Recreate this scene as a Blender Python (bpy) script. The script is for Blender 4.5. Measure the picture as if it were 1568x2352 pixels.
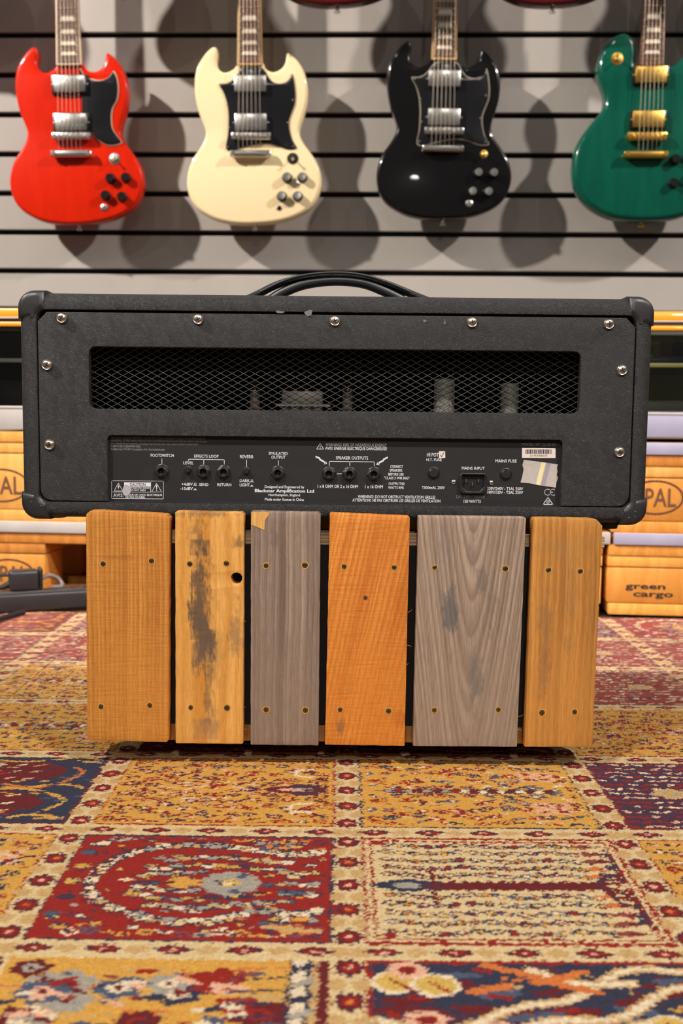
import bpy, bmesh, math, random
import numpy as np
from mathutils import Vector, Matrix, Euler

random.seed(7); np.random.seed(7)
for o in list(bpy.data.objects): bpy.data.objects.remove(o)
SC = bpy.context.scene
COL = SC.collection
R = math.radians

# ---------------------------------------------------------------- camera
FPX, CAMH, PITCH, ROLL = 2287.0, 0.356, R(5.37), R(0.6)      # focal length in pixels of the 1568x2352 frame
cam_d = bpy.data.cameras.new('camera'); cam = bpy.data.objects.new('camera', cam_d); COL.objects.link(cam)
cam_d.sensor_fit = 'VERTICAL'; cam_d.sensor_height = 36.0; cam_d.lens = FPX / 2352 * 36.0
CROT = Matrix.Rotation(R(90) - PITCH, 3, 'X') @ Matrix.Rotation(ROLL, 3, 'Z')
cam.matrix_world = Matrix.Translation((0, 0, CAMH)) @ CROT.to_4x4()
cam_d.clip_start = 0.02; cam_d.clip_end = 50
cam_d.dof.use_dof = True; cam_d.dof.focus_distance = 1.0; cam_d.dof.aperture_fstop = 7.5
SC.camera = cam
CAMP = Vector((0, 0, CAMH))
def ray(x, y): return CROT @ Vector(((x - 784) / FPX, -(y - 1176) / FPX, -1))
def U(x, y, Y):                       # where a sight line meets the upright plane at depth Y
    d = ray(x, y); return CAMP + d * (Y / d.y)
def G(x, y, z=0.0):                   # where a sight line meets a level plane
    d = ray(x, y); return CAMP + d * ((z - CAMH) / d.z)
def UP(x, y, p, n):                   # ... any plane
    d = ray(x, y); return CAMP + d * ((Vector(p) - CAMP).dot(n) / d.dot(n))

# ---------------------------------------------------------------- world, lamps, exposure
w = bpy.data.worlds.new('world'); SC.world = w; w.use_nodes = True
w.node_tree.nodes['Background'].inputs[0].default_value = (1.0, 0.93, 0.86, 1)
w.node_tree.nodes['Background'].inputs[1].default_value = 0.10
def lamp(name, kind, loc, target, power, size, color=(1, .9, .78), angle=70, blend=.5):
    d = bpy.data.lights.new(name, kind); o = bpy.data.objects.new(name, d); COL.objects.link(o)
    o.location = loc; d.energy = power; d.color = color
    if kind == 'AREA': d.shape = 'DISK'; d.size = size
    else: d.shadow_soft_size = size
    if kind == 'SPOT': d.spot_size = R(angle); d.spot_blend = blend
    o.rotation_euler = (Vector(target) - Vector(loc)).to_track_quat('-Z', 'Y').to_euler()
    return o
# spots that wash the slatwall from the upper left and the upper right
lamp('wall_spot', 'SPOT', (-3.4, .35, 3.3), (-.1, 2.5, 1.0), 1350, .07, (1, .94, .86), 46, .5)
lamp('wall_spot', 'SPOT', (3.3, .45, 3.2), (.15, 2.5, 1.0), 720, .07, (1, .94, .88), 46, .5)
# ceiling spots aimed at the amplifier from in front
lamp('ceiling_spot', 'SPOT', (-1.25, -.65, 2.45), (-.03, 1.06, .24), 270, .06, (1, .95, .88), 44, .7)
lamp('ceiling_spot', 'SPOT', (1.25, -.6, 2.45), (.03, 1.06, .24), 270, .06, (1, .95, .88), 44, .7)
lamp('ceiling_spot', 'SPOT', (.1, -1.9, 1.9), (0, 1.08, .3), 110, .08, (1, .95, .88), 34, .8)
for x in (-2.1, -.75, .65, 2.0):                  # weak unseen lamps added for sparkle on the guitars
    lamp('sparkle_spot', 'SPOT', (x, -.2, 3.0), (x * .3, 2.5, 1.0), 16, .025, (1, .95, .9), 60, .6)
SC.view_settings.view_transform = 'Standard'; SC.view_settings.look = 'None'
SC.view_settings.exposure = 0.0; SC.view_settings.gamma = 1.0; SC.view_settings.use_curve_mapping = False
SC.cycles.use_denoising = True

# ---------------------------------------------------------------- helpers: things and parts
def link(o, parent=None):
    COL.objects.link(o)
    if parent is not None: o.parent = parent
    return o
def tag(o, label=None, cat=None, group=None, kind=None):
    if label: o['label'] = label
    if cat: o['category'] = cat
    if group: o['group'] = group
    if kind: o['kind'] = kind
    return o
def thing(name, label, cat, loc=(0, 0, 0), rot=(0, 0, 0), group=None):
    o = bpy.data.objects.new(name, None); o.empty_display_size = .05
    link(o); o.location = loc; o.rotation_euler = rot
    return tag(o, label, cat, group)
def obj(name, me, mats, parent=None, smooth=None, loc=None, rot=None):
    if isinstance(me, bmesh.types.BMesh):
        m = bpy.data.meshes.new(name); me.normal_update(); me.to_mesh(m); me.free(); me = m
    if mats is not None:
        me.materials.clear()
        for m in (mats if isinstance(mats, (list, tuple)) else [mats]): me.materials.append(m)
    if smooth is not None: shade(me, smooth)
    o = bpy.data.objects.new(name, me); link(o, parent)
    if loc is not None: o.location = loc
    if rot is not None: o.rotation_euler = rot
    return o
def shade(me, angle):
    me.polygons.foreach_set('use_smooth', [True] * len(me.polygons))
    if angle < 180: me.set_sharp_from_angle(angle=R(angle))
FACE = (R(90), 0, 0)                  # local x right, y up, z towards the viewer

# ---------------------------------------------------------------- helpers: shapes
def BM(): return bmesh.new()
def box(bm, x0, x1, y0, y1, z0, z1, bev=0, seg=2, mat=0, M=None):
    r = bmesh.ops.create_cube(bm, size=1)
    vs = r['verts']
    for v in vs: v.co = Vector(((x0 + x1) / 2 + v.co.x * (x1 - x0), (y0 + y1) / 2 + v.co.y * (y1 - y0), (z0 + z1) / 2 + v.co.z * (z1 - z0)))
    fs = set(f for v in vs for f in v.link_faces)
    if bev:
        es = list(set(e for v in vs for e in v.link_edges))
        r = bmesh.ops.bevel(bm, geom=es, offset=bev, segments=seg, affect='EDGES', profile=.5)
        fs = set(r['faces']) | {f for f in fs if f.is_valid}
        for f in list(fs):
            for v in f.verts: fs |= set(v.link_faces)
    for f in fs: f.material_index = mat
    if M is not None:
        for v in set(v for f in fs for v in f.verts): v.co = M @ v.co
    return bm
def lathe(bm, prof, seg=24, M=None, mat=0, cap=True, ngon=None):
    """profile of (radius, height along z)"""
    M = M or Matrix(); rings = []
    for r, h in prof:
        if r < 1e-7: rings.append([bm.verts.new(M @ Vector((0, 0, h)))])
        else: rings.append([bm.verts.new(M @ Vector((r * math.cos(2 * math.pi * i / seg), r * math.sin(2 * math.pi * i / seg), h))) for i in range(seg)])
    for a, b in zip(rings, rings[1:]):
        for i in range(seg):
            j = (i + 1) % seg
            q = [a[i % len(a)], a[j % len(a)], b[j % len(b)], b[i % len(b)]]
            u = []
            for v in q:
                if v not in u: u.append(v)
            if len(u) > 2: bm.faces.new(u).material_index = mat
    if cap:
        if len(rings[0]) > 1: bm.faces.new(rings[0][::-1]).material_index = mat
        if len(rings[-1]) > 1: bm.faces.new(rings[-1]).material_index = mat
    return bm
def tube(bm, pts, rad, seg=8, mat=0, closed=False, sx=1.0, sy=1.0, up=None):
    pts = [Vector(p) for p in pts]; n = len(pts); rings = []
    nrm = Vector(up) if up else None
    for i, p in enumerate(pts):
        if closed: t = pts[(i + 1) % n] - pts[i - 1]
        else: t = pts[min(i + 1, n - 1)] - pts[max(i - 1, 0)]
        t.normalize()
        if nrm is None: nrm = t.orthogonal().normalized()
        s = t.cross(nrm).normalized(); nn = s.cross(t).normalized()
        if not up: nrm = nn
        r = rad[i] if isinstance(rad, (list, tuple)) else rad
        rings.append([bm.verts.new(p + s * (r * sx * math.cos(2 * math.pi * k / seg)) + nn * (r * sy * math.sin(2 * math.pi * k / seg))) for k in range(seg)])
    pr = list(zip(rings, rings[1:])) + ([(rings[-1], rings[0])] if closed else [])
    for a, b in pr:
        for k in range(seg):
            j = (k + 1) % seg; bm.faces.new((a[k], a[j], b[j], b[k])).material_index = mat
    if not closed:
        bm.faces.new(rings[0][::-1]).material_index = mat; bm.faces.new(rings[-1]).material_index = mat
    return bm
def spline(pts, n=6, closed=True):
    """Catmull-Rom through the points"""
    P = [Vector((p[0], p[1], p[2] if len(p) > 2 else 0)) for p in pts]; m = len(P); out = []
    for i in range(m if closed else m - 1):
        if closed: a, b, c, d = P[i - 1], P[i], P[(i + 1) % m], P[(i + 2) % m]
        else: a, b, c, d = P[max(i - 1, 0)], P[i], P[i + 1], P[min(i + 2, m - 1)]
        for k in range(n):
            t = k / n
            out.append(.5 * ((2 * b) + (c - a) * t + (2 * a - 5 * b + 4 * c - d) * t * t + (3 * b - a - 3 * c + d) * t ** 3))
    if not closed: out.append(P[-1])
    return out
def rrect(x0, x1, y0, y1, r, n=5):
    out = []
    for cx, cy, a in ((x1 - r, y1 - r, 0), (x0 + r, y1 - r, 90), (x0 + r, y0 + r, 180), (x1 - r, y0 + r, 270)):
        for k in range(n + 1):
            t = R(a + 90 * k / n); out.append((cx + r * math.cos(t), cy + r * math.sin(t)))
    return out
def circ(cx, cy, r, n=24): return [(cx + r * math.cos(2 * math.pi * k / n), cy + r * math.sin(2 * math.pi * k / n)) for k in range(n)]
DG = None
def slab(loops, z0, z1, bev=0, res=2):
    """flat plate from outline loops (holes cut), z0..z1, rounded edges of radius bev"""
    c = bpy.data.curves.new('c', 'CURVE'); c.dimensions = '2D'; c.fill_mode = 'BOTH'
    for L in loops:
        L = [p for i, p in enumerate(L) if (Vector((p[0], p[1])) - Vector((L[i - 1][0], L[i - 1][1]))).length > 2e-5]
        s = c.splines.new('POLY'); s.points.add(len(L) - 1); s.use_cyclic_u = True
        s.points.foreach_set('co', [q for p in L for q in (p[0], p[1], 0, 1)])
    c.extrude = max((z1 - z0) / 2 - bev, 0); c.bevel_depth = bev; c.bevel_resolution = res; c.offset = -bev
    o = bpy.data.objects.new('c', c); COL.objects.link(o)
    me = bpy.data.meshes.new_from_object(o.evaluated_get(bpy.context.evaluated_depsgraph_get()))
    bpy.data.objects.remove(o); bpy.data.curves.remove(c)
    n = len(me.vertices); co = np.empty(n * 3, np.float32); me.vertices.foreach_get('co', co); co[2::3] += (z0 + z1) / 2
    me.vertices.foreach_set('co', co); me.update()
    bm = bmesh.new(); bm.from_mesh(me); bmesh.ops.remove_doubles(bm, verts=bm.verts, dist=1e-6)
    bmesh.ops.recalc_face_normals(bm, faces=bm.faces); bm.to_mesh(me); bm.free()
    return me
def text_mesh(s, bold=0.0):
    c = bpy.data.curves.new('t', 'FONT'); c.body = s; c.size = 1; c.resolution_u = 2; c.offset = bold
    o = bpy.data.objects.new('t', c); COL.objects.link(o)
    me = bpy.data.meshes.new_from_object(o.evaluated_get(bpy.context.evaluated_depsgraph_get()))
    bpy.data.objects.remove(o); bpy.data.curves.remove(c)
    return me
def mesh_co(me):
    co = np.empty(len(me.vertices) * 3); me.vertices.foreach_get('co', co); return co.reshape(-1, 3)
CAPH = mesh_co(text_mesh('H'))[:, 1].max()
def lettering(s, x0, x1, yc, cap, mat, parent, z, bold=.012, name='lettering'):
    """flat print: the string set between x0 and x1, capitals 'cap' high, centred on yc"""
    me = text_mesh(s, bold); co = mesh_co(me)
    a, b = co[:, 0].min(), co[:, 0].max(); sy = cap / CAPH
    co[:, 0] = x0 + (co[:, 0] - a) * (x1 - x0) / (b - a); co[:, 1] = yc + (co[:, 1] - CAPH / 2) * sy; co[:, 2] = z
    me.vertices.foreach_set('co', co.ravel()); me.update()
    return obj(name, me, mat, parent)
def poly(bm, pts, z, mat=0):
    f = bm.faces.new([bm.verts.new((p[0], p[1], z)) for p in pts]); f.material_index = mat
    if f.normal.z < 0: f.normal_flip()
    return f
def stroke(bm, pts, wd, z, mat=0, closed=False):
    P = [Vector((p[0], p[1])) for p in pts]
    if closed: P.append(P[0])
    for a, b in zip(P, P[1:]):
        d = (b - a).normalized(); n = Vector((-d.y, d.x)) * wd / 2; e = d * wd / 2
        f = bm.faces.new([bm.verts.new((q.x, q.y, z)) for q in (a - e - n, b + e - n, b + e + n, a - e + n)]); f.material_index = mat

# ---------------------------------------------------------------- helpers: materials
def lin(c):
    if isinstance(c, str): c = [int(c[i:i + 2], 16) for i in (0, 2, 4)]
    if max(c) > 1.0001: c = [v / 255 for v in c]
    return tuple(v / 12.92 if v <= .04045 else ((v + .055) / 1.055) ** 2.4 for v in c[:3]) + (1,)
class NT:
    def __init__(s, name):
        s.m = bpy.data.materials.new(name); s.m.use_nodes = True; s.t = s.m.node_tree
        s.b = s.t.nodes['Principled BSDF']; s.out = s.t.nodes['Material Output']
    def n(s, kind, ins=None, **props):
        q = s.t.nodes.new('ShaderNode' + kind)
        for k, v in props.items(): setattr(q, k, v)
        for k, v in (ins or {}).items():
            if isinstance(v, bpy.types.NodeSocket): s.t.links.new(v, q.inputs[k])
            else: q.inputs[k].default_value = v
        return q
    def set(s, **kw):
        for k, v in kw.items():
            k = k.replace('_', ' ')
            if isinstance(v, bpy.types.NodeSocket): s.t.links.new(v, s.b.inputs[k])
            else: s.b.inputs[k].default_value = v
        return s
    def coord(s, which='Object'): return s.n('TexCoord').outputs[which]
    def mapping(s, v, scale=(1, 1, 1), loc=(0, 0, 0), rot=(0, 0, 0)):
        return s.n('Mapping', {'Vector': v, 'Scale': scale, 'Location': loc, 'Rotation': rot}).outputs[0]
    def noise(s, v, scale=1, detail=2, rough=.5, dist=0.0, dims='3D', W=None):
        ins = {'Scale': scale, 'Detail': detail, 'Roughness': rough, 'Distortion': dist}
        if dims == '1D': ins['W'] = W
        else: ins['Vector'] = v
        return s.n('TexNoise', ins, noise_dimensions=dims).outputs[0]
    def math(s, op, a, b=0.0, c=0.0, clamp=False): return s.n('Math', {0: a, 1: b, 2: c}, operation=op, use_clamp=clamp).outputs[0]
    def ramp(s, f, stops, interp='LINEAR'):
        q = s.n('ValToRGB', {'Fac': f}); r = q.color_ramp; r.interpolation = interp
        while len(r.elements) < len(stops): r.elements.new(.5)
        for e, (p, c) in zip(r.elements, stops):
            e.position = p; e.color = c if not isinstance(c, (int, float)) else (c, c, c, 1)
        return q.outputs[0]
    def mix(s, f, a, b, mode='MIX'):
        q = s.n('Mix', data_type='RGBA', blend_type=mode)
        for k, v in ((0, f), (6, a), (7, b)):
            if isinstance(v, bpy.types.NodeSocket): s.t.links.new(v, q.inputs[k])
            else: q.inputs[k].default_value = v
        return q.outputs[2]
    def xyz(s, v):
        q = s.n('SeparateXYZ', {0: v}); return q.outputs
    def bump(s, h, strength=.3, dist=.001):
        s.set(Normal=s.n('Bump', {'Height': h, 'Strength': strength, 'Distance': dist}).outputs[0]); return s
def plain(name, col, rough=.5, metal=0, coat=0, spec=.5, nz=0, **kw):
    t = NT(name); c = lin(col)
    if nz:
        f = t.noise(t.coord(), nz, 3)
        c2 = tuple(v * .82 for v in c[:3]) + (1,)
        t.set(Base_Color=t.mix(f, c2, tuple(min(1, v * 1.15) for v in c[:3]) + (1,)))
    else: t.set(Base_Color=c)
    t.set(Roughness=rough, Metallic=metal); t.b.inputs['Coat Weight'].default_value = coat; t.b.inputs['Coat Roughness'].default_value = .06
    t.b.inputs['Specular IOR Level'].default_value = spec
    t.set(**kw)
    return t.m
M = {}
M['chrome'] = plain('chrome', (225, 220, 214), .26, 1)
M['screw_nickel'] = plain('screw_nickel', (232, 218, 204), .27, 1)
M['gold'] = plain('gold_plate', (235, 186, 92), .30, 1)
M['brass'] = plain('yellow_zinc_screw', (150, 122, 62), .32, 1)
M['black_plastic'] = plain('black_plastic', (30, 30, 31), .38)
M['black_satin'] = plain('black_satin_metal', (22, 21, 23), .55, nz=900)
M['print'] = plain('white_print', (208, 208, 212), .6)
M['print_grey'] = plain('grey_print', (122, 118, 118), .6)
M['hole'] = plain('dark_hole', (6, 6, 6), .8)
M['paper'] = plain('white_sticker', (214, 200, 192), .6)
M['ink'] = plain('black_ink', (22, 20, 22), .6)
M['rubber'] = plain('black_rubber', (20, 20, 21), .65)
M['alu'] = plain('aluminium_edge', (172, 165, 160), .42, 0, nz=18)
M['alu_cool'] = plain('aluminium_edge_cool', (152, 148, 170), .36, 0, nz=18)
M['grey_can'] = plain('grey_metal_can', (150, 146, 140), .45, .3, nz=200)
M['dark_void'] = plain('dark_interior', (10, 9, 9), .85)
M['black_cloth'] = plain('black_cloth', (24, 23, 23), .85, nz=1500)

# ================================================================ the setting
def floor_mat():
    t = NT('dark_floor'); v = t.coord('Object')
    g = t.noise(t.mapping(v, (2, 30, 1)), 3, 4)
    t.set(Base_Color=t.ramp(g, [(.3, lin((38, 26, 20))), (.7, lin((66, 46, 33)))]), Roughness=.55); return t.m
bm = BM(); box(bm, -2.2, 2.2, -1.2, 2.75, -.06, -.004)
tag(obj('floor', bm, floor_mat()), 'dark floor under the patterned rug', None, kind='structure')

def wall_mat():
    t = NT('grey_slatwall_laminate'); v = t.coord('Object')
    f = t.noise(v, 9, 3); t.set(Base_Color=t.mix(f, lin((160, 152, 145)), lin((172, 163, 155))), Roughness=.47)
    t.bump(t.noise(v, 500, 2), .05, .0005); return t.m
WYAW = math.atan(-.02945)
wall = bpy.data.objects.new('wall_back', None); link(wall); wall.location = (0, 2.5545, 0); wall.rotation_euler = (0, 0, WYAW)
tag(wall, 'grey slatwall with black horizontal grooves behind the guitars', None, kind='structure')
WN = Vector((-math.sin(WYAW), math.cos(WYAW), 0)); WP = Vector((0, 2.5545, 0))
bm = BM(); box(bm, -2.2, 2.2, .016, .05, -.004, 2.48)
obj('backing', bm, M['dark_void'], wall)
PITCHZ, Z0G = .0961, .7212
bm = BM(); hgt = PITCHZ - .0128
# slat with a lipped profile: face, top and bottom edges slightly rounded, rear foot
prof = [(-hgt / 2, .002), (-hgt / 2 + .0015, 0), (hgt / 2 - .0015, 0), (hgt / 2, .002), (hgt / 2, .007), (hgt / 2 - .006, .0075), (hgt / 2 - .006, .016), (-hgt / 2 + .006, .016), (-hgt / 2 + .006, .0075), (-hgt / 2, .007)]
ends = []
for x in (-2.2, 2.2): ends.append([bm.verts.new((x, y, z)) for z, y in prof])
for i in range(len(prof)):
    j = (i + 1) % len(prof); bm.faces.new((ends[0][i], ends[0][j], ends[1][j], ends[1][i]))
bm.faces.new(ends[0]); bm.faces.new(ends[1][::-1]); bmesh.ops.recalc_face_normals(bm, faces=bm.faces)
sl = obj('slat', bm, wall_mat(), wall)
ks = list(range(-7, 18)); sl.location.z = Z0G + PITCHZ * (ks[0] + .5)
for k in ks[1:]:
    c = sl.copy(); link(c, wall); c.location.z = Z0G + PITCHZ * (k + .5)

# ================================================================ the rug: knots coloured one by one
RX0, RX1, RY0, RY1, RC = -.95, .95, .30, 1.80, .0010
CW, CH = int((RX1 - RX0) / RC) + 1, int((RY1 - RY0) / RC) + 1
canvas = np.zeros((CH, CW, 3), np.float32)
gx = RX0 + np.arange(CW) * RC; gy = RY0 + np.arange(CH) * RC
PAL = {k: np.array(lin(v)[:3], np.float32) for k, v in dict(
    cream=(214, 186, 138), tan=(196, 158, 104), gold=(208, 154, 68), red=(146, 32, 24), maroon=(102, 28, 32), navy=(48, 50, 70), purple=(76, 44, 62),
    grey=(160, 152, 138), orange=(204, 112, 52), pink=(222, 170, 140), rust=(138, 64, 54), white=(226, 204, 172), yellow=(206, 168, 84), blue=(76, 84, 104)).items()}
def win(x0, x1, y0, y1):
    i0, i1 = max(0, int((x0 - RX0) / RC)), min(CW, int((x1 - RX0) / RC) + 2)
    j0, j1 = max(0, int((y0 - RY0) / RC)), min(CH, int((y1 - RY0) / RC) + 2)
    return i0, i1, j0, j1
def paint(mask_fn, x0, x1, y0, y1, col):
    i0, i1, j0, j1 = win(x0, x1, y0, y1)
    if i1 <= i0 or j1 <= j0: return
    X, Y = np.meshgrid(gx[i0:i1], gy[j0:j1]); m = mask_fn(X, Y)
    canvas[j0:j1, i0:i1][m] = PAL[col]
def rect(x0, x1, y0, y1, col): paint(lambda X, Y: (X >= x0) & (X < x1) & (Y >= y0) & (Y < y1), x0, x1, y0, y1, col)
def ell(cx, cy, rx, ry, col, p=2.0): paint(lambda X, Y: (np.abs((X - cx) / rx) ** p + np.abs((Y - cy) / ry) ** p) < 1, cx - rx, cx + rx, cy - ry, cy + ry, col)
def seg(a, b, wd, col):
    ax, ay = a; bx, by = b; L = max((bx - ax) ** 2 + (by - ay) ** 2, 1e-9)
    def f(X, Y):
        t = np.clip(((X - ax) * (bx - ax) + (Y - ay) * (by - ay)) / L, 0, 1)
        return (X - ax - t * (bx - ax)) ** 2 + (Y - ay - t * (by - ay)) ** 2 < (wd / 2) ** 2
    paint(f, min(ax, bx) - wd, max(ax, bx) + wd, min(ay, by) - wd, max(ay, by) + wd, col)
def path(pts, wd, col, n=6):
    P = spline([(p[0], p[1]) for p in pts], n, False)
    for a, b in zip(P, P[1:]): seg((a.x, a.y), (b.x, b.y), wd, col)
rr = random.Random(11)
PITX, PITY, ROWS0 = .2357, .1935, 1.0252
def panel_rect(c, r):                 # c: column, r: row (0 = nearest the lens that is in view)
    x0 = .0075 + c * PITX + .0125; x1 = .0075 + (c + 1) * PITX - .0125
    y0 = ROWS0 + (r - 3) * PITY + .0115; y1 = ROWS0 + (r - 2) * PITY - .0115
    return x0, x1, y0, y1
def flower(cx, cy, s, a, b, c=None):
    for k in range(6):
        t = k * math.pi / 3 + .3; ell(cx + s * .62 * math.cos(t) * 1.3, cy + s * .62 * math.sin(t), s * .48, s * .34, a)
    ell(cx, cy, s * .55, s * .42, b)
    if c: ell(cx, cy, s * .25, s * .2, c)
def dash(cx, cy, l, wd, col, ang=0):
    seg((cx - l / 2 * math.cos(ang), cy - l / 2 * math.sin(ang)), (cx + l / 2 * math.cos(ang), cy + l / 2 * math.sin(ang)), wd, col)
def scatter(P, n, cols, l=(.004, .012), wd=(.0022, .0042), sym=True, area=(0, 1, 0, 1), tilt=.5):
    x0, x1, y0, y1 = P
    for _ in range(n):
        s = area[0] + (area[1] - area[0]) * rr.random(); t = area[2] + (area[3] - area[2]) * rr.random()
        L, Wd, c, a = rr.uniform(*l), rr.uniform(*wd), rr.choice(cols), rr.uniform(-tilt, tilt)
        X = x0 + .006 + (x1 - x0 - .012) * s; T = .006 + (y1 - y0 - .012) * t
        dash(X, y0 + T, L, Wd, c, a)
        if sym: dash(X, y1 - T, L, Wd, c, -a)
def frame(P, col, wd=.0022, ins=.0):
    x0, x1, y0, y1 = P
    for a, b in (((x0, y0), (x1, y0)), ((x1, y0), (x1, y1)), ((x1, y1), (x0, y1)), ((x0, y1), (x0, y0))):
        q = lambda p: (p[0] + (ins if p[0] == x0 else -ins), p[1] + (ins if p[1] == y0 else -ins))
        seg(q(a), q(b), wd, col)
def mirrored(P, s, t, fn):
    x0, x1, y0, y1 = P; X = x0 + s * (x1 - x0)
    fn(X, y0 + t * (y1 - y0)); fn(X, y1 - t * (y1 - y0))
def pts(P, L): return [(P[0] + s * (P[1] - P[0]), P[2] + t * (P[3] - P[2])) for s, t in L]
def blob(X, Y, rx, ry, col, edge='navy', p=2.0): ell(X, Y, rx + .0013, ry + .0012, edge, p); ell(X, Y, rx, ry, col, p)
def chain(P, L, cols, rng, step=.0062, r=(.0042, .0030), edge='navy', wob=.0016):
    Q = spline([(p[0], p[1]) for p in pts(P, L)], 10, False); acc = 0; k = 0
    for a, b in zip(Q, Q[1:]):
        acc += (b - a).length
        if acc > step:
            acc = 0; k += 1; f = rng.uniform(.75, 1.15)
            blob(b.x, b.y + (wob if k % 2 else -wob), r[0] * f, r[1] * f, rng.choice(cols), edge)
def sprig(X, Y, z, a, b, rng):
    for k in range(5):
        t = k * 1.2566 + rng.uniform(-.3, .3); ell(X + z * 1.15 * math.cos(t), Y + z * .8 * math.sin(t), z * .52, z * .38, a)
    ell(X, Y, z * .5, z * .4, b)
def gold_garden(P, border, accents, stem, rng):
    rect(*P, 'gold'); x0, x1, y0, y1 = P
    for i in range(13):                       # an even sprinkling of small sprigs, mirrored about the long axis
        for j in range(5):
            s, t = (i + .5 + rng.uniform(-.35, .35)) / 13, (j + .45 + rng.uniform(-.3, .3)) / 10.2
            z = rng.uniform(.0036, .0056); a = rng.choice(accents); b = rng.choice(['pink', 'white', 'orange', a, 'navy' if stem else 'pink'])
            if stem and rng.random() < .3:
                c_ = rng.choice(['white', 'navy', 'blue', 'grey']); an = rng.uniform(-.7, .7); Ln = rng.uniform(.006, .012)
                for sg in (1, -1):
                    Y = (y0 + y1) / 2 + sg * ((y1 - y0) * (.5 - t)); dash(x0 + s * (x1 - x0), Y, Ln, .0034, 'navy', sg * an); dash(x0 + s * (x1 - x0) + .001, Y, Ln * .7, .002, c_, sg * an)
            else:
                st = rng.getstate(); mirrored(P, s, t, lambda X, Y: (rng.setstate(st), sprig(X, Y, z, a, b, rng)))
    scatter(P, 95, accents + ['red', 'pink', 'white' if stem else 'red', 'maroon'], (.003, .007), (.0016, .0026), tilt=.9)
    if stem:
        seg(*pts(P, [(.08, .5), (.92, .5)]), .0022, 'blue')
        for k in range(9):
            X = x0 + (.14 + .085 * k) * (x1 - x0); blob(X, (y0 + y1) / 2, .0055, .0036, rng.choice(['white', 'grey', 'white'])); blob(X + .009, (y0 + y1) / 2 + .001, .0045, .005, rng.choice(['red', 'maroon']))
            for t in (.012, -.012): dash(X + .004, (y0 + y1) / 2 + t, .008, .0028, rng.choice(['navy', 'white', 'blue']), .6 if t > 0 else -.6)
        for s in (.8, .88):
            for t in (.3, .7, .22, .78): sprig(x0 + s * (x1 - x0), y0 + t * (y1 - y0), .0065, 'pink', 'red', rng)
    else:
        for s, rx, ry, c in ((.86, .026, .016, 'purple'), (.76, .018, .009, 'maroon'), (.86, .02, .0048, 'grey'), (.80, .013, .004, 'pink'), (.92, .015, .003, 'maroon'), (.62, .012, .007, 'purple'), (.6, .006, .003, 'pink')):
            ell(x0 + s * (x1 - x0), (y0 + y1) / 2, rx, ry, c, 1.3)
        for k in range(120):
            s, t = rng.gauss(.4, .15), rng.gauss(.5, .17); dash(x0 + s * (x1 - x0), y0 + t * (y1 - y0), rng.uniform(.003, .0065), .0022, rng.choice(['pink', 'pink', 'red', 'white', 'maroon', 'red']), rng.uniform(-.8, .8))
        for t in (.24, .76):
            path(pts(P, [(.9, t + .06), (.83, t + .05), (.81, t), (.83, t - .05), (.9, t - .06)]), .0042, 'white'); path(pts(P, [(.91, t + .03), (.87, t), (.91, t - .03)]), .002, 'red')
    frame(P, 'gold', .007, .002); frame(P, border)
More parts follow.
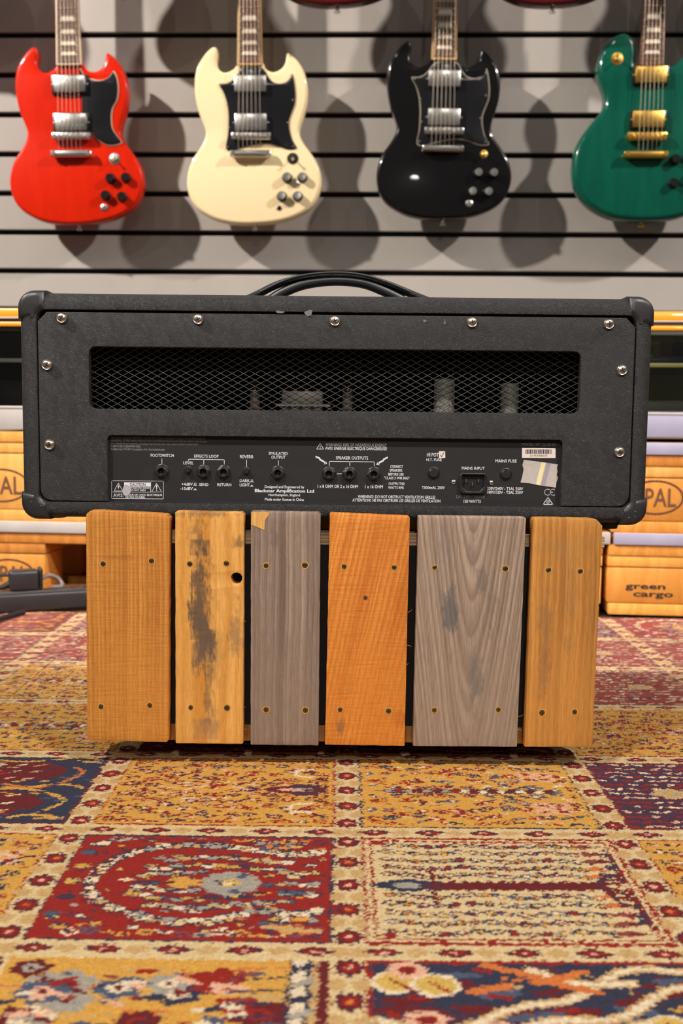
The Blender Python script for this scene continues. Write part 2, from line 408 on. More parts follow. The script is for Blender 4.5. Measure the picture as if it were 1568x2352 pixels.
def medallion(P, rng):
    rect(*P, 'red'); x0, x1, y0, y1 = P; W, Hh = x1 - x0, y1 - y0
    LT = ['white', 'tan', 'cream', 'grey']; MX = ['gold', 'grey', 'white', 'yellow', 'blue', 'purple', 'gold']
    used = [(.63, .5), (.455, .5)]; nb = 0
    for _ in range(900):
        s, t = rng.uniform(.06, .96), rng.uniform(.06, .94)
        if any((abs(s - a) * W) ** 2 + (abs(t - b) * Hh * 1.25) ** 2 < .0165 ** 2 for a, b in used) or (abs(s - .63) < .13 and abs(t - .5) < .14): continue
        used.append((s, t)); blob(x0 + s * W, y0 + t * Hh, rng.uniform(.003, .005), rng.uniform(.002, .0028), rng.choice(MX + ['tan']), rng.choice(['navy', 'navy', 'purple', 'red']))
    for t in (.95, .055):                                                # rows of rosettes along both long sides
        for k in range(14):
            s = .14 + .062 * k; X, Y = x0 + s * W, y0 + (t + .018 * math.sin(k * 1.7)) * Hh
            sprig(X, Y, rng.uniform(.0034, .005), rng.choice(MX), rng.choice(['navy', 'red', 'purple']), rng)
    outer = [(.98, .84), (.84, .80), (.7, .85), (.5, .895), (.32, .87), (.19, .76), (.13, .6), (.125, .45), (.18, .32), (.3, .22), (.45, .15), (.6, .16), (.75, .25), (.88, .22), (.98, .27)]
    path(pts(P, outer), .024, 'red'); path(pts(P, outer), .0105, 'navy'); path(pts(P, outer), .0078, 'white'); chain(P, outer, LT + ['white', 'white'], rng, .0075, (.0048, .0034), 'navy', .0022); chain(P, [(s, t + (.035 if t > .5 else -.035)) for s, t in outer[1:-1]], ['navy', 'purple', 'red', 'gold'], rng, .011, (.003, .0016), 'maroon')
    for L, cols in (([(.86, .7), (.7, .74), (.5, .76), (.35, .72)], LT), ([(.8, .62), (.66, .66), (.45, .67), (.3, .6)], MX), ([(.56, .6), (.42, .6), (.29, .56)], LT), ([(.54, .42), (.42, .42), (.3, .46)], LT), ([(.86, .33), (.7, .31), (.52, .27), (.36, .3)], LT), ([(.78, .4), (.62, .37), (.44, .34), (.28, .4)], MX), ([(.97, .5), (.86, .5), (.78, .5)], LT), ([(.94, .62), (.85, .58), (.8, .66)], LT), ([(.95, .4), (.86, .42), (.82, .36)], MX)):
        chain(P, L, cols, rng, .0075, (.0056, .0028), 'navy', .0012)
    for k in range(11):
        t = k * .571; blob(x0 + (.63 + .075 * math.cos(t)) * W, y0 + (.5 + .085 * math.sin(t)) * Hh, .0062, .0045, rng.choice(['grey', 'grey', 'blue']), 'grey')
    ell(x0 + .63 * W, y0 + .5 * Hh, .013, .0105, 'grey'); ell(x0 + .625 * W, y0 + .5 * Hh, .0085, .0065, 'yellow'); ell(x0 + .62 * W, y0 + .5 * Hh, .004, .003, 'white')
    blob(x0 + .455 * W, y0 + .5 * Hh, .0125, .0095, 'gold', 'rust'); path(pts(P, [(.36, .5), (.28, .5)]), .003, 'navy')
    for s, t in ((.05, .2), (.05, .8), (.09, .1), (.09, .9), (.06, .35), (.06, .65), (.05, .5)): blob(x0 + s * W, y0 + t * Hh, .0055, .004, rng.choice(MX))
    for k in range(26):
        s, t = rng.uniform(.68, .97), rng.choice((rng.uniform(.05, .2), rng.uniform(.86, .97))); blob(x0 + s * W, y0 + t * Hh, rng.uniform(.003, .007), rng.uniform(.002, .0035), rng.choice(MX + ['orange', 'tan']), rng.choice(['navy', 'red']))
    scatter(P, 60, ['navy', 'purple', 'gold', 'grey', 'maroon', 'navy'], (.003, .007), (.0015, .0024), tilt=.8)
    path(pts(P, [(.76, .17), (.88, .14), (.99, .14)]), .002, 'navy'); path(pts(P, [(.78, .115), (.9, .095), (.985, .085)]), .0048, 'tan'); path(pts(P, [(.8, .145), (.9, .12), (.98, .11)]), .0015, 'rust')
    frame(P, 'red', .006, .002); frame(P, 'navy', .0024)
def tree(P, rng):
    rect(*P, 'cream'); frame(P, 'red', .0036); frame(P, 'red', .0022, .0062); x0, x1, y0, y1 = P; W, Hh = x1 - x0, y1 - y0
    for t in (.085, .165, .245, .325, .4):
        s = .09
        while s < .86 - .25 * (.5 - t) * 0:
            rx, ry = .0058, .0052
            a, b = (('gold', 'navy'), ('tan', 'purple'), ('tan', 'navy'), ('red', 'navy'), ('gold', 'blue'))[rng.randrange(5)]
            for tt in (t, 1 - t):
                X, Y = x0 + s * W, y0 + (tt + .012 * math.sin(s * 20)) * Hh
                ell(X, Y, rx + .0004, ry - .0008, b, 1.3); ell(X, Y, rx - .0018, ry - .0024, a, 1.3); dash(X, Y, .004, .0016, rng.choice(['red', 'white']), .2)
                dash(X + .0085, Y + rng.uniform(-.003, .003), .005, .0022, rng.choice(['navy', 'maroon', 'navy']), rng.uniform(-.9, .9))
            s += .057
        for tt in (t, 1 - t):
            X, Y = x0 + (.9 - .5 * abs(.25 - t) * .3) * W, y0 + tt * Hh
            ell(X, Y, .012, .0038, 'rust' if t < .3 else 'orange', 1.4); dash(X + .008, Y, .012, .003, 'maroon')
    my = y0 + .5 * Hh
    path(pts(P, [(.03, .5), (.1, .5)]), .003, 'red'); ell(x0 + .16 * W, my, .03, .0105, 'navy', 1.3); ell(x0 + .16 * W, my, .0125, .0058, 'grey', 1.4); ell(x0 + .27 * W, my, .016, .0075, 'purple', 1.4)
    seg((x0 + .3 * W, my), (x0 + .86 * W, my), .0115, 'maroon')
    for k in range(26): dash(x0 + (.3 + .022 * k) * W, my + (.0058 if k % 2 else -.0058), .006, .003, 'maroon', .4)
    seg((x0 + .25 * W, my - .03), (x0 + .25 * W, my + .03), .003, 'maroon')
    for t in (.3, .36, .42, .46, .54, .58, .64, .7):
        path(pts(P, [(.86, .5), (.9, .5 + (t - .5) * .7), (.95, t), (.955, .5 + (t - .5) * 1.7)]), .0036, rng.choice(['maroon', 'purple', 'maroon']))
    for k in range(30): dash(x0 + rng.uniform(.9, .97) * W, y0 + rng.uniform(.1, .9) * Hh, .004, .0026, rng.choice(['maroon', 'navy', 'pink', 'red']), 1)
    for t in (.06, .94): ell(x0 + .07 * W, y0 + t * Hh, .007, .004, 'red', 1.2)
def paisley(P, field, lobe, rng):
    rect(*P, field); frame(P, 'maroon', .0026); x0, x1, y0, y1 = P; W, Hh = x1 - x0, y1 - y0
    for t in (.27, .75):
        ell(x0 + .45 * W, y0 + t * Hh, .082, .034, lobe)
        for k in range(7):
            for q in range(3): dash(x0 + (.12 + .095 * k) * W, y0 + (t - .11 + .11 * q) * Hh, .008, .0032, rng.choice(['pink', 'pink', 'white']), .35)
    for t in (.5, .06, .95): path(pts(P, [(.02, t), (.3, t + .03), (.6, t - .03), (.85, t + .05), (.97, t)]), .004, 'gold'); 
    path(pts(P, [(.6, .55), (.78, .5), (.92, .72), (.84, .86)]), .0045, 'orange'); path(pts(P, [(.62, .5), (.8, .44), (.93, .3), (.84, .12)]), .0045, 'gold')
    scatter(P, 40, ['gold', 'navy', 'tan', 'red', 'blue'], (.005, .012), (.0025, .0045))
def millefleur(P, field, border, rng, cols=('white', 'pink', 'red')):
    rect(*P, field); frame(P, border); x0, x1, y0, y1 = P
    for i in range(17):
        for j in range(15): dash(x0 + (i + .5 + .25 * (j % 2)) / 17.4 * (x1 - x0), y0 + (j + .5) / 15 * (y1 - y0), rng.uniform(.005, .009), .0034, rng.choice(cols), .5 if i % 2 else -.3)
    scatter(P, 46, ['red', 'navy', 'maroon', 'purple'], (.005, .013), (.0025, .0045))
    for s, t in ((.7, .5), (.3, .5)): flower(x0 + s * (x1 - x0), y0 + t * (y1 - y0), .014, 'tan', 'grey', 'gold')
def arabesque(P, rng):
    rect(*P, 'navy'); frame(P, 'red', .004); x0, x1, y0, y1 = P
    scatter(P, 34, ['purple', 'maroon', 'blue', 'maroon'], (.014, .03), (.005, .009), tilt=.35); scatter(P, 46, ['tan', 'orange', 'gold', 'maroon', 'red'], (.006, .014), (.0025, .0045), sym=False, tilt=.6)
    for a in ([(.02, .62), (.2, .55), (.42, .7), (.6, .76), (.8, .95), (1, .93)], [(.3, .5), (.5, .62), (.7, .64), (.9, .82), (1, .8)], [(.2, .4), (.42, .5), (.6, .48), (.8, .62), (1, .5)], [(.5, .95), (.62, .86), (.8, .86)]):
        path(pts(P, a), .0085, 'tan'); path(pts(P, a), .0045, 'white')
    for a in ([(.36, .98), (.46, .93), (.6, .84), (.68, .8)], [(.5, .86), (.6, .9), (.66, .94)], [(.3, .8), (.42, .84)]): path(pts(P, a), .007, 'orange')
    for s, t, z in ((.08, .86, .017), (.2, .84, .017), (.76, .48, .014), (.84, .6, .014), (.9, .46, .013), (.3, .5, .012)):
        X, Y = pts(P, [(s, t)])[0]; ell(X, Y, z, z * .8, 'white', 1.6); ell(X, Y, z * .8, z * .62, 'yellow', 1.6); dash(X + .004, Y - .004, z, .003, 'red', -.8)
    for s, t in ((.62, .42), (.36, .56), (.16, .62), (.12, .94)): flower(*pts(P, [(s, t)])[0], .011, 'pink', 'red', 'maroon')
def band_end(P, rng):
    rect(*P, 'gold'); x0, x1, y0, y1 = P; W = x1 - x0
    scatter(P, 18, ['tan', 'tan', 'orange'], (.02, .05), (.0016, .003), tilt=.05)
    for k in range(26):
        X, Y = x0 + rng.uniform(.02, .84) * W, y0 + rng.uniform(.3, .92) * (y1 - y0); s = rng.uniform(.009, .0165)
        flower(X, Y, s, rng.choice(['blue', 'grey', 'navy', 'maroon', 'red']), rng.choice(['pink', 'red', 'grey', 'white']), 'maroon')
    scatter(P, 75, ['red', 'navy', 'pink', 'rust', 'blue', 'white', 'maroon'], (.005, .012), (.003, .006), sym=False, area=(0, .8, .3, .95))
    for t in (.62, .7, .78, .86): seg((x0 + .7 * W, y0 + t * (y1 - y0)), (x0 + .87 * W, y0 + (t + .02) * (y1 - y0)), .0018, 'navy')
    rect(x0 + .875 * W, x0 + .89 * W, y0, y1, 'navy'); rect(x0 + .89 * W, x0 + .925 * W, y0, y1, 'white'); rect(x0 + .925 * W, x0 + .94 * W, y0, y1, 'navy'); rect(x0 + .94 * W, x0 + .965 * W, y0, y1, 'tan'); rect(x0 + .965 * W, x1, y0, y1, 'maroon')
    for k in range(10): dash(x0 + .92 * W, y0 + (k + .5) / 10 * (y1 - y0), .01, .006, 'navy' if k % 2 else 'grey', .5)
rect(RX0, RX1 + .01, RY0, RY1 + .01, 'cream')
for c in range(-5, 5):
    for r in range(-1, 8):
        P = panel_rect(c, r); g = random.Random(100 * c + r)
        if (c, r) == (-1, 1): medallion(P, g)
        elif (c, r) == (0, 1): tree(P, g)
        elif (c, r) == (-1, 2): gold_garden(P, 'red', ['red', 'purple', 'maroon', 'purple'], False, g)
        elif (c, r) == (0, 2): gold_garden(P, 'navy', ['red', 'maroon', 'navy', 'red', 'blue'], True, g)
        elif (c, r) == (-1, 0): band_end(P, g)
        elif (c, r) == (0, 0): arabesque(P, g)
        elif (c, r) == (-2, 2): paisley(P, 'navy', 'maroon', g)
        elif (c, r) == (1, 2): millefleur(P, 'purple', 'red', g)
        elif (c, r) in ((-2, 1), (1, 1), (-2, 3), (1, 3)): gold_garden(P, 'red', ['navy', 'red', 'purple', 'rust'], c < 0, g)
        elif r == 5 or (c + r) % 5 == 0: millefleur(P, 'rust', 'navy', g, ('pink', 'white', 'red', 'grey'))
        elif r == 4: gold_garden(P, 'navy', ['purple', 'maroon', 'rust', 'purple'], c % 2 == 0, g)
        elif (c + 2 * r) % 3 == 0: paisley(P, 'maroon', 'rust', g)
        elif (c + 2 * r) % 3 == 1: millefleur(P, 'purple', 'red', g, ('white', 'pink', 'tan', 'pink'))
        else: medallion(P, g)
# strips between the panels with their rosettes
for c in range(-5, 6):
    X = .0075 + c * PITX
    for r in range(-1, 8):
        y0 = ROWS0 + (r - 3) * PITY
        for k in range(5):
            Y = y0 + (k + .5) / 5 * PITY
            ell(X - .008, Y + .019, .006, .007, 'tan'); ell(X + .008, Y + .0185, .006, .007, 'tan')
            for q in range(8): ell(X + .0075 * math.cos(q * .785), Y + .0078 * math.sin(q * .785), .0026, .0026, 'purple')
            ell(X, Y, .0085, .0085, 'maroon'); ell(X, Y, .0055, .0055, 'red'); ell(X, Y, .0026, .0024, 'orange' if k % 2 else 'pink')
for r in range(-1, 9):
    Y = ROWS0 + (r - 3) * PITY
    for c in range(-5, 5):
        for k in range(5):
            X = .0075 + c * PITX + (k + .5) / 5 * PITX
            ell(X + .0225, Y, .009, .0055, 'tan', 1.3)
            ell(X, Y, .0135, .0062, 'purple', 1.25); ell(X, Y, .0115, .005, 'maroon', 1.3); ell(X, Y, .0075, .0032, 'red', 1.4); ell(X, Y, .0025, .0016, 'pink')
# knotting: serrate the edges, vary every knot a little
jr = np.random.RandomState(3)
J, I = np.meshgrid(np.arange(CH), np.arange(CW), indexing='ij')
jx = np.round(jr.normal(0, 1.15, (CH, CW)) * .45 + np.repeat(jr.normal(0, 1.0, (CH, (CW + 3) // 4)), 4, axis=1)[:, :CW]).astype(int)
jy = np.round(np.repeat(jr.normal(0, .7, (CH, (CW + 2) // 3)), 3, axis=1)[:, :CW]).astype(int)
knots = .80 * canvas[np.clip(J + jy, 0, CH - 1), np.clip(I + jx, 0, CW - 1)]
knots *= (1 + jr.normal(0, .085, (CH, CW, 1))).astype(np.float32)
far_mix = np.interp(gy, [1.05, 1.2, 1.5, 1.8], [0, .08, .2, .26]).astype(np.float32)[:, None, None]      # the knots blend paler and pinker towards the far end of the rug
knots = knots * (1 - far_mix) + far_mix * (.35 * knots + .65 * np.array(lin((168, 116, 106))[:3], np.float32))
def axis(*runs):
    out = [runs[0][0]]
    for a, b, st in runs: out += list(np.arange(a, b, st) + st)
    return np.array(out)
ax_ = axis((-.93, -.42, .0042), (-.42, .42, .00125), (.42, .93, .0042)); ay_ = axis((.33, .52, .004), (.52, 1.06, .00140), (1.06, 1.795, .0030))
nx, ny = len(ax_), len(ay_); XX, YY = np.meshgrid(ax_, ay_)
pile = -.0004 + .0006 * np.sin(XX * 9 + 1.3) * np.sin(YY * 7) + jr.normal(0, .00022, XX.shape)
border = (XX < -.925) | (XX > .925) | (YY < .335) | (YY > 1.791); pile[border] = -.0036
V = np.stack([XX, YY, pile], -1).reshape(-1, 3).astype(np.float32)
qa = (np.arange(ny - 1)[:, None] * nx + np.arange(nx - 1)).ravel()
Fq = np.stack([qa, qa + 1, qa + nx + 1, qa + nx], 1).astype(np.int32)
me = bpy.data.meshes.new('rug'); me.vertices.add(len(V)); me.vertices.foreach_set('co', V.ravel())
me.loops.add(Fq.size); me.loops.foreach_set('vertex_index', Fq.ravel()); me.polygons.add(len(Fq)); me.polygons.foreach_set('loop_start', np.arange(0, Fq.size, 4, dtype=np.int32))
me.update(calc_edges=True)
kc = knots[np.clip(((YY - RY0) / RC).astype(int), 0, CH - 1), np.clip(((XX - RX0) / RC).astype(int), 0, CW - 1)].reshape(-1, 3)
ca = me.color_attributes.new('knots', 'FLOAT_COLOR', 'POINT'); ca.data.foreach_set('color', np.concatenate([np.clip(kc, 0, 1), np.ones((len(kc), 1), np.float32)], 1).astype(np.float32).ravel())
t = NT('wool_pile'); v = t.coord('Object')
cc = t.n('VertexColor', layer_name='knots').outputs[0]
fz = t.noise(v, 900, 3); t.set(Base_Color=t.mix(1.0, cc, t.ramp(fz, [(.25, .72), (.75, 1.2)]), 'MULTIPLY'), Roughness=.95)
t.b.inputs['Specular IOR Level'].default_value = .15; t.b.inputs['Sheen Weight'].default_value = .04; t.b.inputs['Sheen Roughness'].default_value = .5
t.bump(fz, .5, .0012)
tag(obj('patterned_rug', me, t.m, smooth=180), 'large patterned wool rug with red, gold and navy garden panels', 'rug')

# ================================================================ wood
def wood(name, light, dark, x0=0.0, K=1.0, c=0.0, m=0.0, freq=260, contrast=(.35, .7), warp=.010, fibre=.35, saw=.0, rings=0, ring_k=.55, stains=(), tint=None, patches=(), rough=.62):
    """grain = bands of g = sqrt((K(x-x0))^2 + c^2) + m*y, plus fibres along y; stains: (cx, cy, rx, ry, strength, colour)"""
    t = NT(name); v = t.coord('Object'); X, Y, Z = t.xyz(v)
    lo = t.noise(t.mapping(v, (14, 4.5, 14)), 1, 3)
    xw = t.math('MULTIPLY_ADD', t.math('SUBTRACT', lo, .5), warp * 2, X)
    dx = t.math('MULTIPLY', t.math('SUBTRACT', xw, x0), K)
    if c or m: g = t.math('ADD', t.math('SQRT', t.math('ADD', t.math('MULTIPLY', dx, dx), c * c)), t.math('MULTIPLY', Y, m))
    else: g = dx
    band = t.noise(None, freq, 2, .5, dims='1D', W=g)
    fib = t.noise(t.mapping(v, (1500, 26, 300)), 1, 3)
    sig = t.math('ADD', t.math('MULTIPLY', band, 1 - fibre), t.math('MULTIPLY', fib, fibre))
    col = t.ramp(sig, [(contrast[0], lin(dark)), (contrast[1], lin(light))])
    if rings:
        rw = t.math('MULTIPLY_ADD', t.noise(None, 45, 2, dims='1D', W=g), 2.2, t.math('MULTIPLY', g, rings)); rf = t.math('FRACT', rw)
        rk = t.math('MULTIPLY', t.ramp(rf, [(.3, 0.0), (.88, 1.0), (1.0, .0)]), t.math('MULTIPLY_ADD', fib, .9, ring_k - .35, clamp=True)); col = t.mix(rk, col, lin(dark))
    if tint:
        big = t.noise(t.mapping(v, (9, 5, 9)), 1, 3); col = t.mix(t.ramp(big, [(.35, 0.0), (.7, .75)]), col, lin(tint))
    rag = t.noise(t.mapping(v, (240, 70, 240)), 1, 4, .65)
    rag2 = t.noise(t.mapping(v, (38, 22, 38)), 1, 4, .65); rag3 = t.noise(t.mapping(v, (700, 60, 300)), 1, 3, .6)
    for cx, cy, rx, ry, st, sc in stains:
        ex = t.math('DIVIDE', t.math('SUBTRACT', X, cx), rx); ey = t.math('DIVIDE', t.math('SUBTRACT', Y, cy), ry)
        d = t.math('ADD', t.math('MULTIPLY', ex, ex), t.math('MULTIPLY', ey, ey))
        f = t.math('SUBTRACT', 1.0, t.math('SQRT', d))
        f = t.math('ADD', f, t.math('MULTIPLY', t.math('SUBTRACT', rag, .5), 1.7)); f = t.math('ADD', f, t.math('MULTIPLY', t.math('SUBTRACT', rag2, .5), 3.4)); f = t.math('ADD', f, t.math('MULTIPLY', t.math('SUBTRACT', rag3, .5), 1.1))
        f = t.ramp(f, [(.10, 0.0), (.6, st)]); col = t.mix(f, col, lin(sc))
    for px0, px1, py0, py1, st, sc in patches:         # squarish scuffs
        def edge(q, a, b): return t.math('MULTIPLY', t.math('SMOOTH_MIN', 1.0, t.math('MULTIPLY', t.math('SUBTRACT', q, a), 500), .2, clamp=True), t.math('SMOOTH_MIN', 1.0, t.math('MULTIPLY', t.math('SUBTRACT', b, q), 500), .2, clamp=True))
        jx = t.math('MULTIPLY_ADD', t.math('SUBTRACT', rag, .5), .006, X)
        f = t.math('MULTIPLY', edge(jx, px0, px1), edge(Y, py0, py1)); f = t.math('MULTIPLY', f, t.ramp(rag, [(.32, .2), (.6, st)])); col = t.mix(f, col, lin(sc))
    col = t.mix(1.0, col, t.ramp(rag3, [(.28, .80), (.55, 1.0), (.8, 1.08)]), 'MULTIPLY')
    h = t.math('ADD', t.math('MULTIPLY', fib, .6), t.math('MULTIPLY', rag, .5))
    if saw:
        sw = t.noise(t.mapping(v, (30, 420, 30)), 1, 3, .6); h = t.math('MULTIPLY_ADD', sw, saw * 2, h)
        col = t.mix(t.ramp(sw, [(.3, saw), (.55, 0.0)]), col, lin(dark))
    t.set(Base_Color=col, Roughness=rough); t.b.inputs['Specular IOR Level'].default_value = .3
    t.bump(h, .55, .0012); return t.m

# ================================================================ plank stand
YP = 0.989
stand = thing('plank_stand', 'low stand faced with six upright reclaimed wooden planks, carrying the black amplifier head', 'stand', (0, YP, 0), FACE)
def S(px, py, z=0.0): p = U(px, py, YP - z); return Vector((p.x, p.z))
GREY, GDK = (158, 138, 122), (110, 92, 80)
STN, STN2 = (70, 62, 56), (84, 84, 84)
pl = [  # top-left, top-right, bottom-right, bottom-left, screws
    dict(q=[(197, 1173), (389, 1183), (387, 1705), (200, 1701)], s=[(237, 1295), (348, 1288), (232, 1623), (344, 1620)], r=(.004, .003),
         m=dict(light=(212, 146, 68), dark=(150, 86, 26), rings=235, ring_k=.6, freq=120, contrast=(.2, .7), warp=.0035, fibre=.22, saw=.28, tint=(198, 132, 54), stains=((-.01, .072, .03, .004, .3, (120, 78, 44)),)),
         label='orange-brown plank with straight fine grain'),
    dict(q=[(402, 1175), (560, 1177), (558, 1709), (403, 1708)], s=[(436, 1295), (520, 1294), (438, 1625), (521, 1626)], r=(.001, .0025), hole=(543, 1329, 12.5),
         m=dict(light=(226, 172, 94), dark=(190, 122, 40), rings=90, ring_k=.3, freq=60, contrast=(.3, .68), warp=.012, fibre=.3, saw=.1,
                stains=((-.010, .040, .010, .055, .8, STN), (-.006, .0, .013, .04, .85, STN), (-.008, .02, .012, .1, .6, (96, 78, 60)), (-.002, -.02, .02, .09, .28, (120, 92, 64)), (-.012, .1, .012, .016, .5, STN), (-.003, -.06, .009, .05, .5, STN), (.026, .0, .008, .03, .55, (112, 92, 80)), (.03, .086, .01, .01, .6, STN), (-.004, -.103, .014, .016, .45, (120, 96, 80)), (.0, .118, .035, .006, .5, STN)),
                patches=((-.0205, .0015, .074, .092, .75, STN), (-.0205, .0005, -.012, .03, .65, (92, 76, 64)), (-.019, .0085, -.035, -.012, .5, (104, 86, 74)), (-.018, .0105, -.115, -.092, .35, (120, 96, 80)))),
         label='yellow plank with dark rubbed stains and a round bolt hole'),
    dict(q=[(576, 1175), (736, 1178), (731, 1713), (575, 1711)], s=[(611, 1299), (700, 1298), (611, 1630), (701, 1631)], r=(.001, .002),
         m=dict(light=(168, 146, 130), dark=(96, 78, 66), rings=170, ring_k=.55, freq=95, contrast=(.34, .64), warp=.005, fibre=.3, saw=.06, tint=(136, 114, 98), stains=((-.012, .095, .009, .02, .4, (92, 80, 74)), (-.002, .02, .006, .1, .3, (100, 84, 72)))),
         label='weathered grey plank with a chipped pale top corner'),
    dict(q=[(757, 1179), (941, 1187), (929, 1714), (746, 1711)], s=[(790, 1301), (905, 1303), (781, 1630), (892, 1633)], r=(.001, .001), nail=(839, 1373),
         m=dict(light=(226, 148, 66), dark=(170, 88, 20), rings=215, ring_k=.62, x0=.075, K=1.0, c=.03, m=.19, freq=60, contrast=(.2, .7), warp=.004, fibre=.25, saw=.3, tint=(208, 128, 48), stains=((-.025, -.1, .006, .012, .6, (110, 84, 60)), (.036, -.088, .01, .012, .5, (168, 88, 30)), (.022, .09, .012, .05, .35, (184, 104, 34)), (.034, .035, .008, .03, .4, (180, 98, 30)))),
         label='bright orange plank with bold curved grain'),
    dict(q=[(961, 1186), (1208, 1189), (1187, 1716), (948, 1714)], s=[(998, 1303), (1160, 1306), (997, 1631), (1144, 1630)], r=(.001, .001),
         m=dict(light=(182, 158, 138), dark=(108, 88, 74), rings=250, ring_k=.62, x0=.002, K=1.0, c=.014, m=-.115, freq=185, contrast=(.33, .63), warp=.004, fibre=.36, saw=.04, tint=(146, 124, 106), stains=((-.018, .022, .009, .03, .75, STN2), (.022, .02, .007, .03, .45, (110, 98, 90)), (.008, -.055, .011, .032, .6, (100, 94, 90)), (.012, .055, .007, .02, .55, (96, 88, 84)), (-.028, .075, .007, .04, .35, (104, 104, 104)), (.002, .1, .006, .03, .4, (110, 98, 92)))),
         label='widest plank, weathered grey with V-shaped grain'),
    dict(q=[(1224, 1190), (1384, 1194), (1360, 1716), (1204, 1716)], s=[(1259, 1309), (1332, 1312), (1244, 1637), (1319, 1635)], r=(.002, .006),
         m=dict(light=(202, 142, 68), dark=(138, 86, 36), rings=190, ring_k=.5, freq=120, contrast=(.33, .64), warp=.006, fibre=.34, saw=.05, tint=(192, 130, 60), stains=((-.018, -.02, .009, .07, .55, (128, 92, 58)), (.006, .03, .008, .05, .4, (140, 102, 62)), (0, .085, .03, .02, .3, (146, 112, 74)))),
         label='ochre plank with brown smudges'),
]
cs = {}
def screw_mesh():
    bm = BM()
    for k, (mr, hr) in enumerate(((.0040, .00018),)):
        lathe(bm, [(mr, 0.0), (mr, hr), (.0031, hr * .4)], 18, mat=1, cap=False)
    lathe(bm, [(.0031, .0001), (.0029, .0005), (.0018, .0007), (0, .00072)], 18, mat=0, cap=False)
    for a in (0, 90):
        box(bm, -.0017, .0017, -.00042, .00042, .0006, .00082, mat=2, M=Matrix.Rotation(R(a + 20), 4, 'Z'))
    m = bpy.data.meshes.new('screw'); bm.normal_update(); bm.to_mesh(m); bm.free()
    for q in (M['brass'], plain('fresh_cut_wood', (196, 150, 82), .7, nz=500), M['hole']): m.materials.append(q)
    return m
scr = screw_mesh()
for i, d in enumerate(pl):
    q = [S(*p) for p in d['q']]; ctr = sum(q, Vector((0, 0))) / 4; q = [p - ctr for p in q]
    L = []; rn = random.Random(i)
    for a in range(4):
        p0, p1 = q[a], q[(a + 1) % 4]; n = 8 if a % 2 == 0 else 26
        dirv = (p1 - p0); ln = dirv.length; dirv.normalize(); nv = Vector((-dirv.y, dirv.x))
        rb_ = .0022 if i == 0 else .0008; rc = (d['r'][0], d['r'][1], rb_, rb_)[a]; rc2 = (d['r'][1], rb_, rb_, d['r'][0])[a]
        for k in range(n + 1):
            s_ = rc + (ln - rc - rc2) * k / n
            j = (rn.gauss(0, .00010) if 0 < k < n else 0) + (.0006 if a == 0 and d['r'][0] > .0015 and 0 < k < n else 0)
            L.append(p0 + dirv * s_ + nv * j)
    loops = [L]
    if 'hole' in d:
        hx, hy, hr = d['hole']; h = S(hx, hy) - ctr; loops.append([h + Vector((.0056 * (1 + .06 * math.sin(3 * t)) * math.cos(t), .0060 * math.sin(t))) for t in [k * .2618 for k in range(24)]])
    me = slab(loops, -.0172, 0, .0009, 1)
    po = obj('plank', me, wood('plank_wood_%d' % i, **d['m']), stand, 30, loc=(ctr.x, ctr.y, 0)); po['label'] = d['label']
    for k, sp in enumerate(d['s']):
        c = S(*sp) - ctr; so = obj('screw', scr, None, po, loc=(c.x, c.y, .00005), rot=(0, 0, rn.uniform(0, 6))); f_ = rn.uniform(.8, 1.0); so.scale = (f_ * rn.uniform(.9, 1.1), f_, 1)
    if 'nail' in d:
        c = S(*d['nail']) - ctr; bm = BM(); lathe(bm, [(.0022, 0), (.002, .0004), (0, .0005)], 12); obj('nail', bm, plain('rusty_nail', (70, 40, 34), .6), po, loc=(c.x, c.y, 0))
    if i == 2:
        a, b = S(578, 1179) - ctr, 0
        me = slab([[(S(*p) - ctr) for p in ((577, 1176), (618, 1176), (617, 1184), (611, 1190), (608, 1196), (607, 1218), (596, 1213), (577, 1205))]], 0.0, .0004, 0)
        obj('chip', me, wood('fresh_chip', (224, 178, 104), (196, 140, 70), freq=300, fibre=.5), po)
    # splinters standing off the sawn edges
    if i in (1, 3, 4):
        for k in range(3):
            e = q[1].lerp(q[2], rn.uniform(.15, .95)); l = rn.uniform(.002, .005); up = rn.uniform(-.004, .004)
            bm = BM(); tube(bm, [(e.x - .0008, e.y, -.001), (e.x + l * .6, e.y + up * .5, -.001), (e.x + l, e.y + up, -.0006)], [.00025, .0002, .0001], 4)
            obj('splinter', bm, M.setdefault('splinter', plain('pale_splinter', (168, 124, 70), .7)), po)
zt, zb_ = S(745, 1226, -.020).y, S(745, 1252, -.020).y            # plywood top board
xl, xr = S(206, 1400, -.02).x, S(1366, 1400, -.02).x
def ply():
    t = NT('plywood_edge'); v = t.coord('Object'); X, Y, Z = t.xyz(v)
    lay = t.noise(None, 750, 1, dims='1D', W=Y); fib = t.noise(t.mapping(v, (30, 900, 30)), 1, 3)
    t.set(Base_Color=t.ramp(t.math('ADD', t.math('MULTIPLY', lay, .75), t.math('MULTIPLY', fib, .25)), [(.36, lin((120, 92, 66))), (.5, lin((190, 162, 128))), (.64, lin((214, 190, 156)))]), Roughness=.6); return t.m
bm = BM(); box(bm, xl - .002, S(1388, 1238, -.02).x, zb_, zt, -.30, -.0195, .0006, 1); obj('top_board', bm, ply(), stand, 30)
w_brown = wood('brown_board', (196, 148, 88), (150, 100, 52), freq=120)
AMPZ = U(780, 1193, 1.02).z
for k in range(3):                                              # boards on top that the amplifier rests on
    z1 = -.055 - k * .085
    bm = BM(); box(bm, xl + .004, xr - .004, zt, AMPZ - .0004, z1 - .07, z1, .001, 1); obj('seat_board', bm, w_brown, stand, 30)
bm = BM(); box(bm, xl + .003, xr - .003, S(745, 1667, -.021).y, zb_, -.285, -.021, .001, 1); obj('body', bm, M['black_cloth'], stand)
